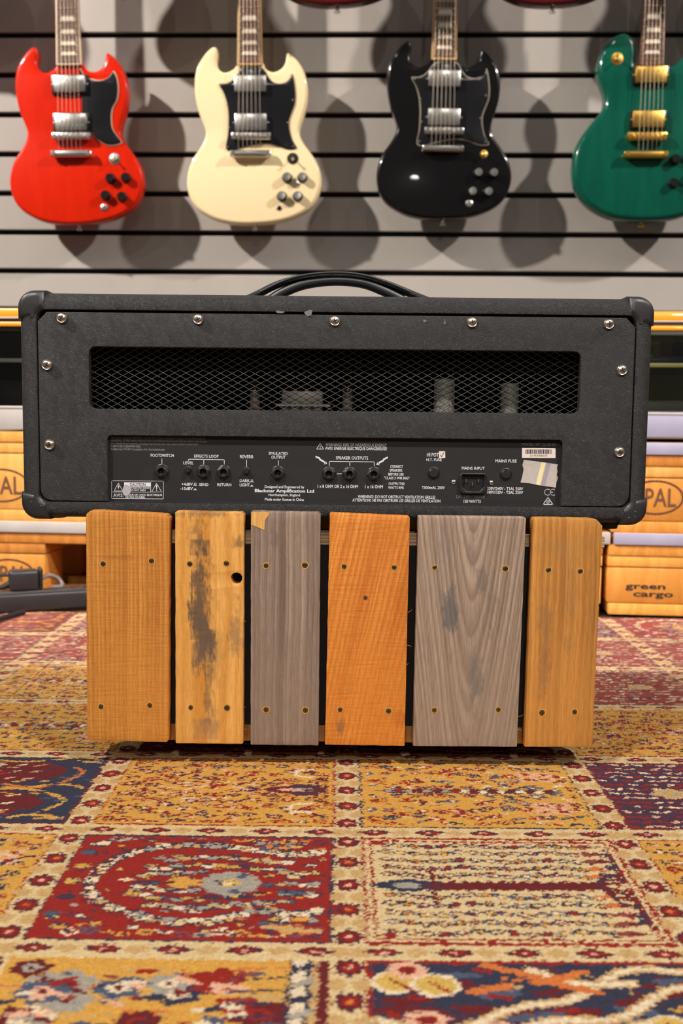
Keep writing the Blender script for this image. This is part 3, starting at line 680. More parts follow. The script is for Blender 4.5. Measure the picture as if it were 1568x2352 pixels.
bm = BM(); box(bm, xl, xr, S(745, 1704, -.0185).y, S(745, 1667, -.0185).y, -.05, -.0185, .001, 1); obj('bottom_rail', bm, w_brown, stand, 30)
bm = BM(); box(bm, xl, xr, S(745, 1704, -.0185).y, S(745, 1667, -.0185).y, -.285, -.255, .001, 1); obj('bottom_rail', bm, w_brown, stand, 30)
zr = S(745, 1704, -.0185).y
for fx in (xl + .07, xr - .07):
    for fz in (-.11, -.25):
        bm = BM(); lathe(bm, [(.014, .0008), (.016, .003), (.016, zr)], 16, Matrix.Translation((fx, 0, fz)) @ Matrix.Rotation(R(-90), 4, 'X')); obj('foot', bm, M['rubber'], stand, 40)

# ================================================================ amplifier head
YA = 1.008
AXL, AXR = U(54, 930, YA + .012).x, U(1486, 930, YA + .012).x
AZ1 = U(780, 681, YA + .012).z
ACX = (AXL + AXR) / 2; AWD = (AXR - AXL) / 2; AH = AZ1 - AMPZ
amp = thing('amplifier_head', 'black leatherette guitar amplifier head seen from behind, standing on wooden planks', 'amplifier', (ACX, YA, AMPZ), FACE)
def A(px, py, z=0.0): p = U(px, py, YA - z); return Vector((p.x - ACX, p.z - AMPZ))
def tolex(name, lightness=1.0):
    t = NT(name); v = t.coord('Object')
    w1 = t.noise(v, 55, 2); wv = t.n('VectorMath', {0: t.mapping(v, (520, 1500, 520)), 1: t.n('VectorMath', {0: t.n('Combine' + 'XYZ', {0: w1, 1: w1, 2: w1}).outputs[0], 3: 26.0}, operation='SCALE').outputs[0]}, operation='ADD').outputs[0]
    cr = t.n('TexVoronoi', {'Vector': wv, 'Scale': 1.0}, feature='DISTANCE_TO_EDGE').outputs[0]
    nz = t.noise(v, 2100, 2); h = t.math('ADD', t.ramp(cr, [(.02, 0.0), (.22, .8)]), t.math('MULTIPLY', nz, .35))
    big = t.noise(v, 12, 3)
    c = t.mix(t.ramp(big, [(.35, 0.0), (.7, .6)]), lin((38 * lightness, 38 * lightness, 40 * lightness)), lin((33 * lightness, 31 * lightness, 31 * lightness)))
    c = t.mix(t.ramp(cr, [(.0, .55), (.12, 0.0)]), c, lin((18, 17, 17)))
    t.set(Base_Color=c, Roughness=.52); t.b.inputs['Specular IOR Level'].default_value = .45
    t.bump(h, .7, .0006); return t.m
M['tolex'] = tolex('black_tolex'); M['tolex2'] = tolex('black_tolex_panel', 1.04)
# opening behind the rim
ox0, ox1 = A(87, 930).x, A(1455, 930).x; oy1 = (A(400, 713).y + A(1100, 722).y) / 2; oy0 = (A(400, 1153).y + A(1100, 1164).y) / 2
def shell():
    bm = BM(); rings = []
    for d, z in [(0, -.232), (0, -.0105)] + [(.0105 * (1 - math.cos(R(a))), -.0105 * (1 - math.sin(R(a)))) for a in (18, 36, 54, 72, 90)]:
        rings.append([bm.verts.new((p[0], p[1], z)) for p in rrect(-AWD + d, AWD - d, d, AH - d, max(.0165 - d, .004), 6)])
    for e, z in ((.0016, 0), (.0004, -.0005), (0, -.0018), (0, -.222)):
        rings.append([bm.verts.new((p[0], p[1], z)) for p in rrect(ox0 - e, ox1 + e, oy0 - e, oy1 + e, .003, 6)])
    rings.append(rings[0])
    n = len(rings[0])
    for a, b in zip(rings, rings[1:-1]):
        for k in range(n): bm.faces.new((a[k], a[(k + 1) % n], b[(k + 1) % n], b[k]))
    a, b = rings[-2], rings[0]
    for k in range(n): bm.faces.new((a[k], a[(k + 1) % n], b[(k + 1) % n], b[k]))
    bmesh.ops.recalc_face_normals(bm, faces=bm.faces); return bm
obj('cabinet', shell(), M['tolex'], amp, 40)
bm = BM(); box(bm, -AWD + .012, AWD - .012, .012, AH - .012, -.226, -.216); obj('front_baffle', bm, M['dark_void'], amp)
# back panel
c1 = .0092
PX0, PX1, PY0, PY1 = ox0 + .0009, ox1 - .0009, oy0 + .0006, oy1 - .0022
nx0, nx1, nyt = A(247, 1080).x, A(1290, 1080).x, (A(400, 1001).y + A(1100, 1010).y) / 2
def arc(cx, cy, r, a0, a1, n=5): return [(cx + r * math.cos(R(a0 + (a1 - a0) * k / n)), cy + r * math.sin(R(a0 + (a1 - a0) * k / n))) for k in range(n + 1)]
out = [(PX0 + c1, PY1), (PX0, PY1 - c1)] + arc(PX0 + .012, PY0 + .012, .012, 180, 270) + [(nx0, PY0)] + arc(nx0 + .004, nyt - .004, .004, 180, 90) + arc(nx1 - .004, nyt - .004, .004, 90, 0) + [(nx1, PY0)] + arc(PX1 - .012, PY0 + .012, .012, 270, 360) + [(PX1, PY1 - c1), (PX1 - c1, PY1)]
vx0, vx1 = A(205, 870).x, A(1332, 880).x; vy0, vy1 = (A(400, 939).y + A(1100, 949).y) / 2, (A(400, 798).y + A(1100, 806).y) / 2
me = slab([out, rrect(vx0, vx1, vy0, vy1, .0062, 5)], -.0105, -.0002, .0012, 2)
bp = obj('back_panel', me, M['tolex2'], amp, 35)
for cx_, cy_, rx_, ry_ in ((642, 716.5, 10, 3), (709, 719, 8.5, 7.5), (975, 737, 4, 3), (1021, 741, 2.5, 3)):
    p = A(cx_, cy_, .0003); me = slab([[(p.x + rx_ * .00044 * math.cos(a) * (1 + .25 * math.sin(3 * a + cx_)), p.y + ry_ * .00044 * math.sin(a) * (1 + .2 * math.cos(2 * a + cx_))) for a in [k * .42 for k in range(15)]]], .0002, .0003)
    obj('scuff_mark', me, M.setdefault('scuff', plain('pale_scuff', (104, 99, 98), .7, nz=900)), bp)
# near-black plate added as the shadow in the gap behind the panel edge
me = slab([rrect(ox0 - .004, ox1 + .004, oy0 - .004, oy1 + .004, .002, 2), rrect(vx0 - .004, vx1 + .004, nyt - .0, vy1 + .004, .002, 2), rrect(nx0 - .002, nx1 + .002, oy0 + .001, nyt - .006, .002, 2)], -.014, -.0108)
obj('gap_shadow_plate', me, M['dark_void'], amp)
# corner caps
def cap(sx, sy):
    # L-shaped in the front view; drawn for the top-right corner and mirrored
    arm = .0225; a = AWD - abs(ox1 if sx > 0 else ox0); b = (AH - oy1) if sy > 0 else oy0
    o_ = .0011; X1, Y1 = AWD + o_, (AH if sy > 0 else 0)
    W = a + .001; Hh = b + .001
    bx = AWD - W; r = .017
    pts_ = [(AWD - arm, 0), (AWD - arm, Hh + o_)]
    # local: corner at (AWD+o, top = Hh+o); inner corner at (AWD-W, 0)
    top = Hh + o_
    L = [(AWD - W - .0085, -.001), (AWD - W - .0085, top)] + arc(X1 - r, top - r, r, 90, 0, 7) + [(X1, -.0095), (AWD - W, -.0095)] + arc(AWD - W - .0075, -.0085, .0075, 0, 78, 4)
    if sy > 0: L = [(x, y + oy1) for x, y in L]
    else: L = [(x, oy0 - y) for x, y in L]
    L = [(x * sx + 0, y) for x, y in L] if sx > 0 else [(-(x) , y) for x, y in L]
    return slab([L], -.034, .0011, .0066, 4)
for sx in (-1, 1):
    for sy in (-1, 1):
        co_ = obj('corner_protector', cap(sx, sy), M.setdefault('corner', plain('black_corner_plastic', (38, 37, 38), .40, nz=700)), amp, 40)
        if sy < 0:
            rn = random.Random(sx + 5)
            for k in range(3):
                p = A((70 if sx < 0 else 1440) + rn.uniform(-8, 26), (1160 if sx < 0 else 1180) + rn.uniform(-10, 10), .0025)
                me = slab([[(p.x + rn.uniform(.0003, .0014) * math.cos(a), p.y + rn.uniform(.0003, .0006) * math.sin(a)) for a in [k2 * .8 for k2 in range(8)]]], .0010, .0012); obj('scuff_mark', me, M['scuff'], co_)
# nine panel screws with cup washers
def pscrew():
    bm = BM(); lathe(bm, [(.0056, 0), (.0055, .0009), (.0047, .0019), (.0042, .0017), (.0041, .0016)], 24, mat=0, cap=False)
    lathe(bm, [(.0042, .0013), (.0039, .0018), (.0026, .0022), (0, .00235)], 24, mat=0, cap=False)
    for a in (0, 90): box(bm, -.0025, .0025, -.0005, .0005, .0020, .00245, mat=1, M=Matrix.Rotation(R(a), 4, 'Z'))
    m = bpy.data.meshes.new('screw'); bm.normal_update(); bm.to_mesh(m); bm.free(); m.materials.append(M['screw_nickel']); m.materials.append(M['hole']); shade(m, 50); return m
ps = pscrew()
for k, p in enumerate(((142, 730), (455, 733), (769, 737), (1084, 740), (1398, 744), (108, 838), (1428, 850), (114, 1021), (1422, 1038))):
    c = A(*p); obj('screw', ps, None, amp, loc=(c.x, c.y, .0002), rot=(0, 0, random.uniform(0, 3)))
# expanded metal grille behind the slot
def grille():
    bm = BM(); dx, dy = .01175, .0064; x0, x1, y0, y1, z = vx0 - .003, vx1 + .003, vy0 - .003, vy1 + .003, -.0190
    sl = dy / dx; Hh = y1 - y0
    def bar(xa, ya, xb, yb, zz):
        # clip to the frame in y and x
        def cl(xa, ya, xb, yb):
            t0, t1 = 0., 1.; ddx, ddy = xb - xa, yb - ya
            for p, q in ((-ddx, xa - x0), (ddx, x1 - xa), (-ddy, ya - y0), (ddy, y1 - ya)):
                if abs(p) < 1e-12:
                    if q < 0: return None
                else:
                    r = q / p
                    if p < 0: t0 = max(t0, r)
                    else: t1 = min(t1, r)
            if t0 >= t1: return None
            return xa + t0 * ddx, ya + t0 * ddy, xa + t1 * ddx, ya + t1 * ddy
        c = cl(xa, ya, xb, yb)
        if not c: return
        xa, ya, xb, yb = c; d = Vector((xb - xa, yb - ya)).normalized(); n = Vector((-d.y, d.x)) * .00034
        pr = [(n.x, n.y, .0004), (n.x * .2, n.y * .2, .0007), (-n.x, -n.y, .0002), (-n.x, -n.y, -.0006), (n.x, n.y, -.0004)]
        A_ = [bm.verts.new((xa + a, ya + b, zz + e)) for a, b, e in pr]; B_ = [bm.verts.new((xb + a, yb + b, zz + e)) for a, b, e in pr]
        for i in range(5): j = (i + 1) % 5; bm.faces.new((A_[i], B_[i], B_[j], A_[j]))
    n = int((x1 - x0) / dx + Hh / dy) + 3
    for k in range(-int(Hh / dy) - 2, n):
        bar(x0 + k * dx, y0, x0 + k * dx + Hh / sl, y1, z); bar(x0 + k * dx, y1, x0 + k * dx + Hh / sl, y0, z - .0002)
    bmesh.ops.recalc_face_normals(bm, faces=bm.faces)
    return bm
tag(obj('grille_mesh', grille(), plain('grille_steel', (112, 110, 104), .42, .5), amp), kind='stuff')
# chassis and what shows through the grille
cy = A(780, 952, -.03).y
bm = BM(); box(bm, -AWD + .016, AWD - .016, .010, cy - .004, -.20, -.0205, .001, 1); obj('chassis', bm, M['dark_void'], amp)
glass = NT('valve_glass'); fr = glass.n('Fresnel', {'IOR': 1.5}).outputs[0]
glass.t.links.new(glass.n('MixShader', {0: fr, 1: glass.n('BsdfTransparent').outputs[0], 2: glass.n('BsdfGlossy', {'Roughness': .05}).outputs[0]}).outputs[0], glass.out.inputs[0]); M['valve_glass'] = glass.m
for px, pyt, rr_ in ((585, 862, .0095), (798, 862, .0095)):
    p = A(px, 945, -.045); pt = A(px, pyt, -.045); h = pt.y - p.y
    Mx = Matrix.Translation((p.x, p.y - .006, -.045)) @ Matrix.Rotation(R(-90), 4, 'X')
    vt = obj('valve', lathe(BM(), [(rr_, 0), (rr_, h * .8), (rr_ * .7, h * .95), (rr_ * .25, h), (.001, h + .004), (0, h + .004)], 20, Mx), M['valve_glass'], amp, 60)
    bm = BM(); lathe(bm, [(rr_ * .55, .004), (rr_ * .55, h * .7)], 12, Mx); lathe(bm, [(rr_ * .7, h * .72), (rr_ * .7, h * .75)], 12, Mx); obj('electrode', bm, plain('valve_plate_%d' % px, (104, 92, 78), .5, .6), vt, 40)
for x0, x1, yt, zz in ((995, 1043, 870, -.05), (1148, 1190, 880, -.055)):
    p0, p1 = A(x0, 945, zz), A(x1, 945, zz); yt_ = A(x0, yt, zz).y; rad = (p1.x - p0.x) / 2
    Mx = Matrix.Translation(((p0.x + p1.x) / 2, p0.y - .006, zz)) @ Matrix.Rotation(R(-90), 4, 'X'); h = yt_ - p0.y + .006
    obj('capacitor_can', lathe(BM(), [(rad, 0), (rad, h - .0015), (rad - .0015, h), (rad * .7, h), (rad * .66, h - .001), (0, h - .001)], 24, Mx), M['grey_can'], amp, 40)
p0, p1 = A(646, 945, -.05), A(742, 898, -.05)
tr = BM(); box(tr, p0.x, p1.x, p0.y - .006, p1.y, -.095, -.05, .002, 2); tro = obj('transformer', tr, plain('transformer_grey', (136, 126, 122), .45, .4, nz=300), amp, 40)
bm = BM(); q = A(700, 931, -.046); box(bm, p0.x - .006, p1.x + .008, q.y - .0015, q.y + .0015, -.1, -.046, .0005, 1); obj('flange', bm, M['grey_can'], tro)
# carrying handle
def sweep(bm, P, half, th, mat=0):
    rings = []
    for i, p in enumerate(P):
        t_ = (P[min(i + 1, len(P) - 1)] - P[max(i - 1, 0)]).normalized(); n_ = Vector((-t_.y, t_.x, 0))
        rg = []
        for k in range(14):
            a = 2 * math.pi * k / 14; ca_, sa_ = math.cos(a), math.sin(a)
            rg.append(bm.verts.new(p + Vector((0, 0, 1)) * half * math.copysign(abs(ca_) ** .5, ca_) + n_ * th * math.copysign(abs(sa_) ** .7, sa_)))
        rings.append(rg)
    for a_, b_ in zip(rings, rings[1:]):
        for k in range(14): bm.faces.new((a_[k], a_[(k + 1) % 14], b_[(k + 1) % 14], b_[k]))
    bm.faces.new(rings[0][::-1]); bm.faces.new(rings[-1]); bmesh.ops.recalc_face_normals(bm, faces=bm.faces)
ZH = -.105
def H3(L): return spline([tuple(A(x, y, ZH)) + (ZH,) for x, y in L], 6, False)
lea = tolex('handle_rubber', .8)
bm = BM(); sweep(bm, H3([(560, 690), (588, 678), (640, 653), (700, 638), (765, 633), (830, 637), (890, 654), (950, 678), (985, 692)]), .013, .0032); hd = obj('handle', bm, lea, amp, 50)
bm = BM(); sweep(bm, H3([(618, 692), (650, 672), (700, 653), (765, 645), (830, 650), (880, 668), (925, 690)]), .0105, .0050); obj('grip', bm, M['black_plastic'], hd, 50)
bm = BM(); sweep(bm, [v + Vector((0, .0012, .0125)) for v in H3([(600, 676), (650, 652), (700, 638), (765, 632), (830, 637), (890, 655), (940, 676)])], .0012, .0012); obj('piping', bm, M['black_plastic'], hd, 50)
for px in (566, 978):
    p = A(px, 690, ZH); bm = BM(); box(bm, p.x - .02, p.x + .02, AH - .001, AH + .006, ZH - .016, ZH + .016, .003, 2); obj('end_cap', bm, M['black_plastic'], hd, 40)
for px in (134, 1398):
    for z in (-.03, -.19):
        p = A(px, 1190, z); bm = BM(); lathe(bm, [(.0085, -.0025 if px < 700 else -.008), (.011, 0), (.011, .002)], 16, Matrix.Translation((p.x, 0, z)) @ Matrix.Rotation(R(-90), 4, 'X')); obj('foot', bm, M['rubber'], amp, 40)

# ---------------------------------------------------------------- control panel of the amplifier
ZC = -.0075
def C(px, py, z=ZC): return A(px, py, z)
a_, b_ = C(243, 1150), C(1294, 1000)
me = slab([rrect(nx0 - .003, nx1 + .003, oy0 - .001, nyt + .004, .001, 2)], ZC - .002, ZC)
cp = obj('control_panel', me, M['black_satin'], amp)
lip = BM(); box(lip, nx0, nx1, oy0 - .0012, oy0 + .0004, ZC, -.0006); obj('bottom_lip', lip, M['black_plastic'], cp)
ZT = ZC + .00015
def T(s, x0, x1, y0, y1, mat='print', bold=.014):
    p, q = C(x0, (y0 + y1) / 2), C(x1, (y0 + y1) / 2); k = abs(C(x0, y1).y - C(x0, y0).y)
    c = C((x0 + x1) / 2, (y0 + y1) / 2)
    return lettering(s, p.x, q.x, c.y, k, M[mat], cp, ZT, bold)
T('This device complies with Part 15 of the FCC Rules. Operation is subject to the following two', 255, 472, 1004, 1008.6, 'print_grey')
T('conditions, (1) this device may not cause harmful interference, and (2) this device must accept', 255, 475, 1010.4, 1015, 'print_grey')
T('any interference received, including interference that may cause undesired operation.', 255, 456, 1016.3, 1021, 'print_grey')
T('CAN ICES-3 (B)/NMB-3(B)', 255, 322, 1022.6, 1027.3, 'print_grey'); T('California 93120 Compliant for formaldehyde', 255, 378, 1029.6, 1034.3, 'print_grey')
for s, x0, x1, y0, y1 in (('FOOTSWITCH', 346, 399, 1042.6, 1049.4), ('EFFECTS LOOP', 446, 502, 1044.6, 1051), ('LEVEL', 421, 444.5, 1060, 1066.4), ('REVERB', 551, 581.5, 1045.5, 1052.2),
        ('+4dBV', 417, 442.5, 1109, 1115.2), ('-10dBV', 414, 443, 1119, 1125.2), ('SEND', 457.3, 478.5, 1110, 1116), ('RETURN', 499, 531, 1110.3, 1116.4), ('DARK', 550.4, 573.5, 1101, 1107.3), ('LIGHT', 550.4, 573.2, 1110.6, 1117),
        ('EMULATED', 617.4, 661, 1038.2, 1044.8), ('OUTPUT', 623, 655.7, 1046.6, 1053.6), ('Designed and Engineered by', 607.7, 698.5, 1115.2, 1121.2), ('Northampton, England', 616.6, 689, 1134, 1139.6), ('Made under license in China', 608, 697.8, 1144, 1150),
        ('WARNING!: RISK OF HAZARDOUS ENERGY', 746.7, 888, 1018.6, 1025.2), ('AVIS!: ENERGIE ELECTRIQUE DANGEREUSE!', 746.7, 888, 1027, 1033.4), ('SPEAKER OUTPUTS', 771, 845, 1048.2, 1055.3),
        ('1 x 8 OHM OR 2 x 16 OHM', 729, 822, 1113.6, 1120.6), ('1 x 16 OHM', 838, 879, 1114.4, 1121.4), ('CONNECT', 896, 925, 1068.4, 1074.6), ('SPEAKERS', 894.7, 923.5, 1077.2, 1083.3), ('BEFORE USE', 891.6, 926.6, 1086.2, 1092.4), ('"CLASS 2 WIR ING"', 882, 940, 1095, 1101), ('OUTPU T:50', 892, 928.6, 1108, 1114), ('WATTS RMS', 891, 927, 1117, 1123),
        ('WARNING!: DO NOT OBSTRUCT VENTILATION GRILLES', 821.5, 999.5, 1138, 1144.6), ('ATTENTION!: NE PAS OBSTRUER LES GRILLES DE VENTILATION', 809, 1011, 1146.4, 1153),
        ('H.T. FUSE', 979, 1014, 1052.6, 1059), ('T500mAL 250V', 968.4, 1021.4, 1116.8, 1123.2), ('MAINS INPUT', 1060, 1112.7, 1072.3, 1078.8), ('MAINS FUSE', 1137.3, 1186, 1055.4, 1062.2), ('230V/240V - T1AL 250V', 1118.6, 1200.7, 1119.2, 1125.6), ('100V/120V - T2AL 250V', 1118.6, 1200.7, 1127.8, 1134), ('120 WATTS', 1064.4, 1103.8, 1148.2, 1154.6)):
    T(s, x0, x1, y0, y1)
T('Blackstar Amplification Ltd', 585, 721, 1124, 1130.8, bold=.03)
T('220 - 230V ~ 50/60Hz', 1046.6, 1113.4, 1138.4, 1144.2, 'print_grey', .006); T('MODEL: HT CLUB 50', 1196.7, 1275, 1017.8, 1024, 'print_grey')
def marks(name, strokes, wd=1.4, polys=(), mat='print', z=ZT):
    bm = BM()
    for s in strokes:
        cl = s[0] == s[-1] and len(s) > 2
        stroke(bm, [C(*p) for p in (s[:-1] if cl else s)], wd * .000446, z, closed=cl)
    for p in polys: poly(bm, [C(*q) for q in p], z)
    bmesh.ops.recalc_face_normals(bm, faces=bm.faces)
    for f in bm.faces:
        if f.normal.z < 0: f.normal_flip()
    return obj(name, bm, M[mat], cp)
marks('guide_line', [[(371.8, 1054), (371.8, 1065)]]); marks('guide_line', [[(432.5, 1059), (432.5, 1054.6), (515, 1056), (515, 1066)], [(467.8, 1055.4), (467.8, 1066)]]); marks('guide_line', [[(566.2, 1056.6), (566.2, 1072)]]); marks('guide_line', [[(639, 1058), (639, 1068)]])
marks('guide_line', [[(755.8, 1070), (755.8, 1059.6), (859.2, 1061), (859.2, 1070)], [(803, 1060.3), (803, 1070)]]); marks('guide_line', [[(774, 1088.4), (784.5, 1088.5)]])
def bolt(x, y, d):   # lightning arrow pointing to a speaker socket, d = +1 from the left
    q = lambda a, b: (x + d * a, y + b)
    marks('lightning_arrow', [], polys=[[q(0, 0), q(10, 4.5), q(12.5, 8.5), q(18.5, 11), q(23.5, 16.6), q(22.2, 18.2), q(15, 13.8), q(9.5, 11.4), q(8, 8), q(0, 4)], [q(26.5, 19), q(18.8, 19.8), q(24, 13)]])
bolt(724.5, 1046.5, 1); bolt(890.3, 1048.5, -1)
def tri(cx, cy, w_, h_, wd=1.2): return [(cx - w_ / 2, cy + h_ / 2), (cx + w_ / 2, cy + h_ / 2), (cx, cy - h_ / 2), (cx - w_ / 2, cy + h_ / 2)]
marks('warning_triangle', [tri(735, 1024.6, 16, 14), [(735, 1021.5), (735, 1027)], [(735, 1029), (735, 1029.6)]], 1.3)
for x, y in ((444.5, 1115), (574.5, 1107)):
    marks('switch_symbol', [[(x, y), (x + 7, y)], [(x + 2, y), (x + 2, y - 5.6), (x + 5.4, y - 5.6), (x + 5.4, y)]], 1.2); marks('switch_symbol', [[(x, y + 10), (x + 7, y + 10)]], 1.2, [[(x + 1.5, y + 10), (x + 5.5, y + 10), (x + 5.5, y + 7.4), (x + 1.5, y + 7.4)]])
# caution label
marks('caution_label', [[(256.5, 1104), (375, 1105), (375, 1146), (256.5, 1145), (256.5, 1104)], tri(272, 1118.5, 20, 18.5), tri(359.5, 1120, 23, 20), [(256.5, 1129.8), (346, 1130.6)], [(285.5, 1108), (285.5, 1129.8)], [(346, 1108), (346, 1130)]], 1.0,
      [[(286, 1107.8), (345.6, 1108.2), (345.6, 1117.8), (286, 1117.4)], [(273.5, 1111), (269.8, 1119.3), (272, 1119.3), (270.4, 1125.5), (275, 1116.6), (272.6, 1116.6)], [(358.3, 1114), (360.9, 1114), (360.5, 1124), (358.7, 1124)], [(358.4, 1125.4), (360.7, 1125.4), (360.7, 1127.4), (358.4, 1127.4)]])
lt = T('CAUTION', 298, 334, 1109.6, 1115.8, 'ink'); 
for v in lt.data.vertices: v.co.z += .0001
T('RISK OF ELECTRIC SHOCK', 288, 344.5, 1118.8, 1122.8); T('DO NOT OPEN', 299, 334, 1124, 1128); T('AVIS:', 260, 283.5, 1133.6, 1141.4, bold=.0); T('RISQUE DE CHOC ELECTRIQUE', 287, 372, 1134.4, 1138.8, bold=.02); T('NE PAS OUVRIR.', 288, 334, 1140, 1144, bold=.02)
p = C(291, 1126); me = slab([[(p.x + .0043 * (1 + .08 * math.sin(2 * a)) * math.cos(a), p.y + .0058 * (1 + .06 * math.cos(3 * a)) * math.sin(a)) for a in [k * .3142 for k in range(20)]]], ZT, ZT + .0003)
dot = obj('round_sticker', me, plain('silver_sticker', (168, 164, 168), .5, nz=500), cp)
# HI POT tick, barcode, tape, CE and triangle marks
T('HI POT', 980, 1007, 1040.5, 1048.6)
me = slab([[C(*q) for q in ((1007.5, 1036.5), (1022, 1036.5), (1022, 1052), (1007.5, 1052))]], ZT, ZT + .0002); ck = obj('tick_box', me, M['paper'], cp)
marks('tick', [[(1011, 1045), (1013.5, 1048.5), (1019.5, 1039)]], 1.3, mat='ink', z=ZT + .0003)
me = slab([[C(*q) for q in ((1198.5, 1028.8), (1275.3, 1029.2), (1275.3, 1052), (1198.3, 1051.6))]], ZT, ZT + .0002); obj('barcode_sticker', me, M['paper'], cp)
rn = random.Random(4); bars = []; x = 1206
while x < 1266:
    wd = rn.choice((.7, 1.0, 1.6, 2.4)); bars.append([(x, 1032.3), (x + wd, 1032.3), (x + wd, 1042.4), (x, 1042.4)]); x += wd + rn.choice((.7, .9, 1.6))
marks('barcode', [], polys=bars, mat='ink', z=ZT + .0003)
o = T('(21) HCA160825174', 1217, 1256, 1044.6, 1048.6, 'ink')
for v in o.data.vertices: v.co.z += .0002
def tape_mat():
    t = NT('masking_tape'); v = t.coord('Object'); X, Y, Z = t.xyz(v); c = C(1240, 1088)
    n1 = t.noise(v, 900, 3); n2 = t.noise(t.mapping(v, (60, 500, 60)), 1, 3)
    base = t.mix(n1, lin((150, 142, 138)), lin((196, 186, 178)))
    s_ = t.math('MULTIPLY_ADD', t.math('SUBTRACT', Y, c.y), .22, t.math('SUBTRACT', c.x, X))
    f = t.math('ABSOLUTE', t.math('ADD', s_, .0006)); base = t.mix(t.ramp(t.math('MULTIPLY', f, 250), [(.45, 1.0), (.7, 0.0)]), base, lin((222, 206, 160)))
    g = t.math('ABSOLUTE', t.math('ADD', s_, .0058)); base = t.mix(t.ramp(t.math('MULTIPLY', g, 250), [(.4, .6), (.8, 0.0)]), base, lin((128, 120, 138)))
    t.set(Base_Color=base, Roughness=.75); t.bump(n1, .3, .0003); return t.m
TP = [(1203, 1056), (1225, 1059), (1255, 1063), (1281, 1066.5), (1278.5, 1075), (1280, 1082), (1278, 1090), (1281, 1098), (1277, 1108), (1276, 1120), (1262, 1118), (1240, 1115), (1215, 1110), (1194.5, 1108), (1198, 1098), (1200, 1088), (1202, 1078), (1199, 1068)]
obj('masking_tape', slab([[C(*q) for q in TP]], ZT, ZT + .0004), tape_mat(), cp)
def arcp(cx, cy, r, a0, a1, n=10): return [(cx + r * math.cos(R(a0 + (a1 - a0) * k / n)), cy - r * math.sin(R(a0 + (a1 - a0) * k / n))) for k in range(n + 1)]
marks('ce_mark', [arcp(1257, 1130.5, 7, 60, 300), arcp(1270, 1130.5, 7, 70, 290), [(1263.5, 1130.5), (1268.5, 1130.5)]], 1.7)
marks('compliance_mark', [tri(1258, 1150.4, 22, 16), arcp(1258, 1153, 3.6, 0, 360), [(1255.8, 1152.6), (1257.6, 1154.6), (1261.4, 1149.6)]], 1.5)
# jack sockets
def jack():
    bm = BM()
    lathe(bm, [(.0074, 0), (.0074, .0006), (.0068, .0009)], 24, cap=False)
    lathe(bm, [(.0070, .0006), (.0070, .0028), (.0062, .0034), (.0050, .0034)], 6, cap=False)
    lathe(bm, [(.0052, .0030), (.0052, .0046), (.0046, .0052), (.0036, .0052), (.0033, .0046), (.0033, -.004), (0, -.004)], 24, cap=False)
    return bm
jb = jack(); jm = bpy.data.meshes.new('jack'); jb.normal_update(); jb.to_mesh(jm); jb.free(); jm.materials.append(plain('black_nylon_nut', (36, 35, 34), .36)); shade(jm, 35)
hb = BM(); lathe(hb, [(.0034, .0002), (0, .0002)], 20, cap=False); hm = bpy.data.meshes.new('hole'); hb.normal_update(); hb.to_mesh(hm); hb.free(); hm.materials.append(M['hole'])
cb = BM(); box(cb, -.0014, .0014, -.0026, -.0019, .0004, .003, .0002, 1); cmh = bpy.data.meshes.new('contact'); cb.normal_update(); cb.to_mesh(cmh); cb.free(); cmh.materials.append(M['chrome'])
for k, (x, y) in enumerate(((371.6, 1082.5), (467.6, 1084), (513.9, 1084.5), (638, 1086.4), (755.2, 1088.6), (802, 1088.8), (858, 1089))):
    c = C(x, y); j = obj('jack_socket', jm, None, amp, loc=(c.x, c.y, ZC), rot=(0, 0, k * .35)); h = obj('bore', hm, None, j); ct = obj('contact', cmh, None, j, rot=(0, 0, -k * .35))
for x, y in ((432.5, 1078.5), (566, 1080.6)):
    c = C(x, y); bm = BM(); lathe(bm, [(.0038, 0), (.0038, .0006), (.0031, .0008), (.0031, .0058), (.0026, .0064), (0, .0064)], 20, Matrix.Translation((c.x, c.y, ZC)), cap=False); obj('push_button', bm, M['black_plastic'], amp, 35)
for k, (x, y) in enumerate(((995.5, 1086.3), (1161, 1088.8))):
    c = C(x, y); bm = BM(); lathe(bm, [(.0063, 0), (.0063, .0007), (.0056, .0010), (.0054, .0004), (.0050, .0004), (.0048, .0024), (.0042, .003), (0, .003)], 24, Matrix.Translation((c.x, c.y, ZC)), cap=False)
    fo = obj('fuse_holder', bm, M['black_plastic'], amp, 35)
    bm = BM(); box(bm, -.0005, .0005, -.0032, .0032, .0029, .0031, M=Matrix.Translation((c.x, c.y, ZC)) @ Matrix.Rotation(R(-12 - 15 * k), 4, 'Z')); obj('slot', bm, M['hole'], fo)
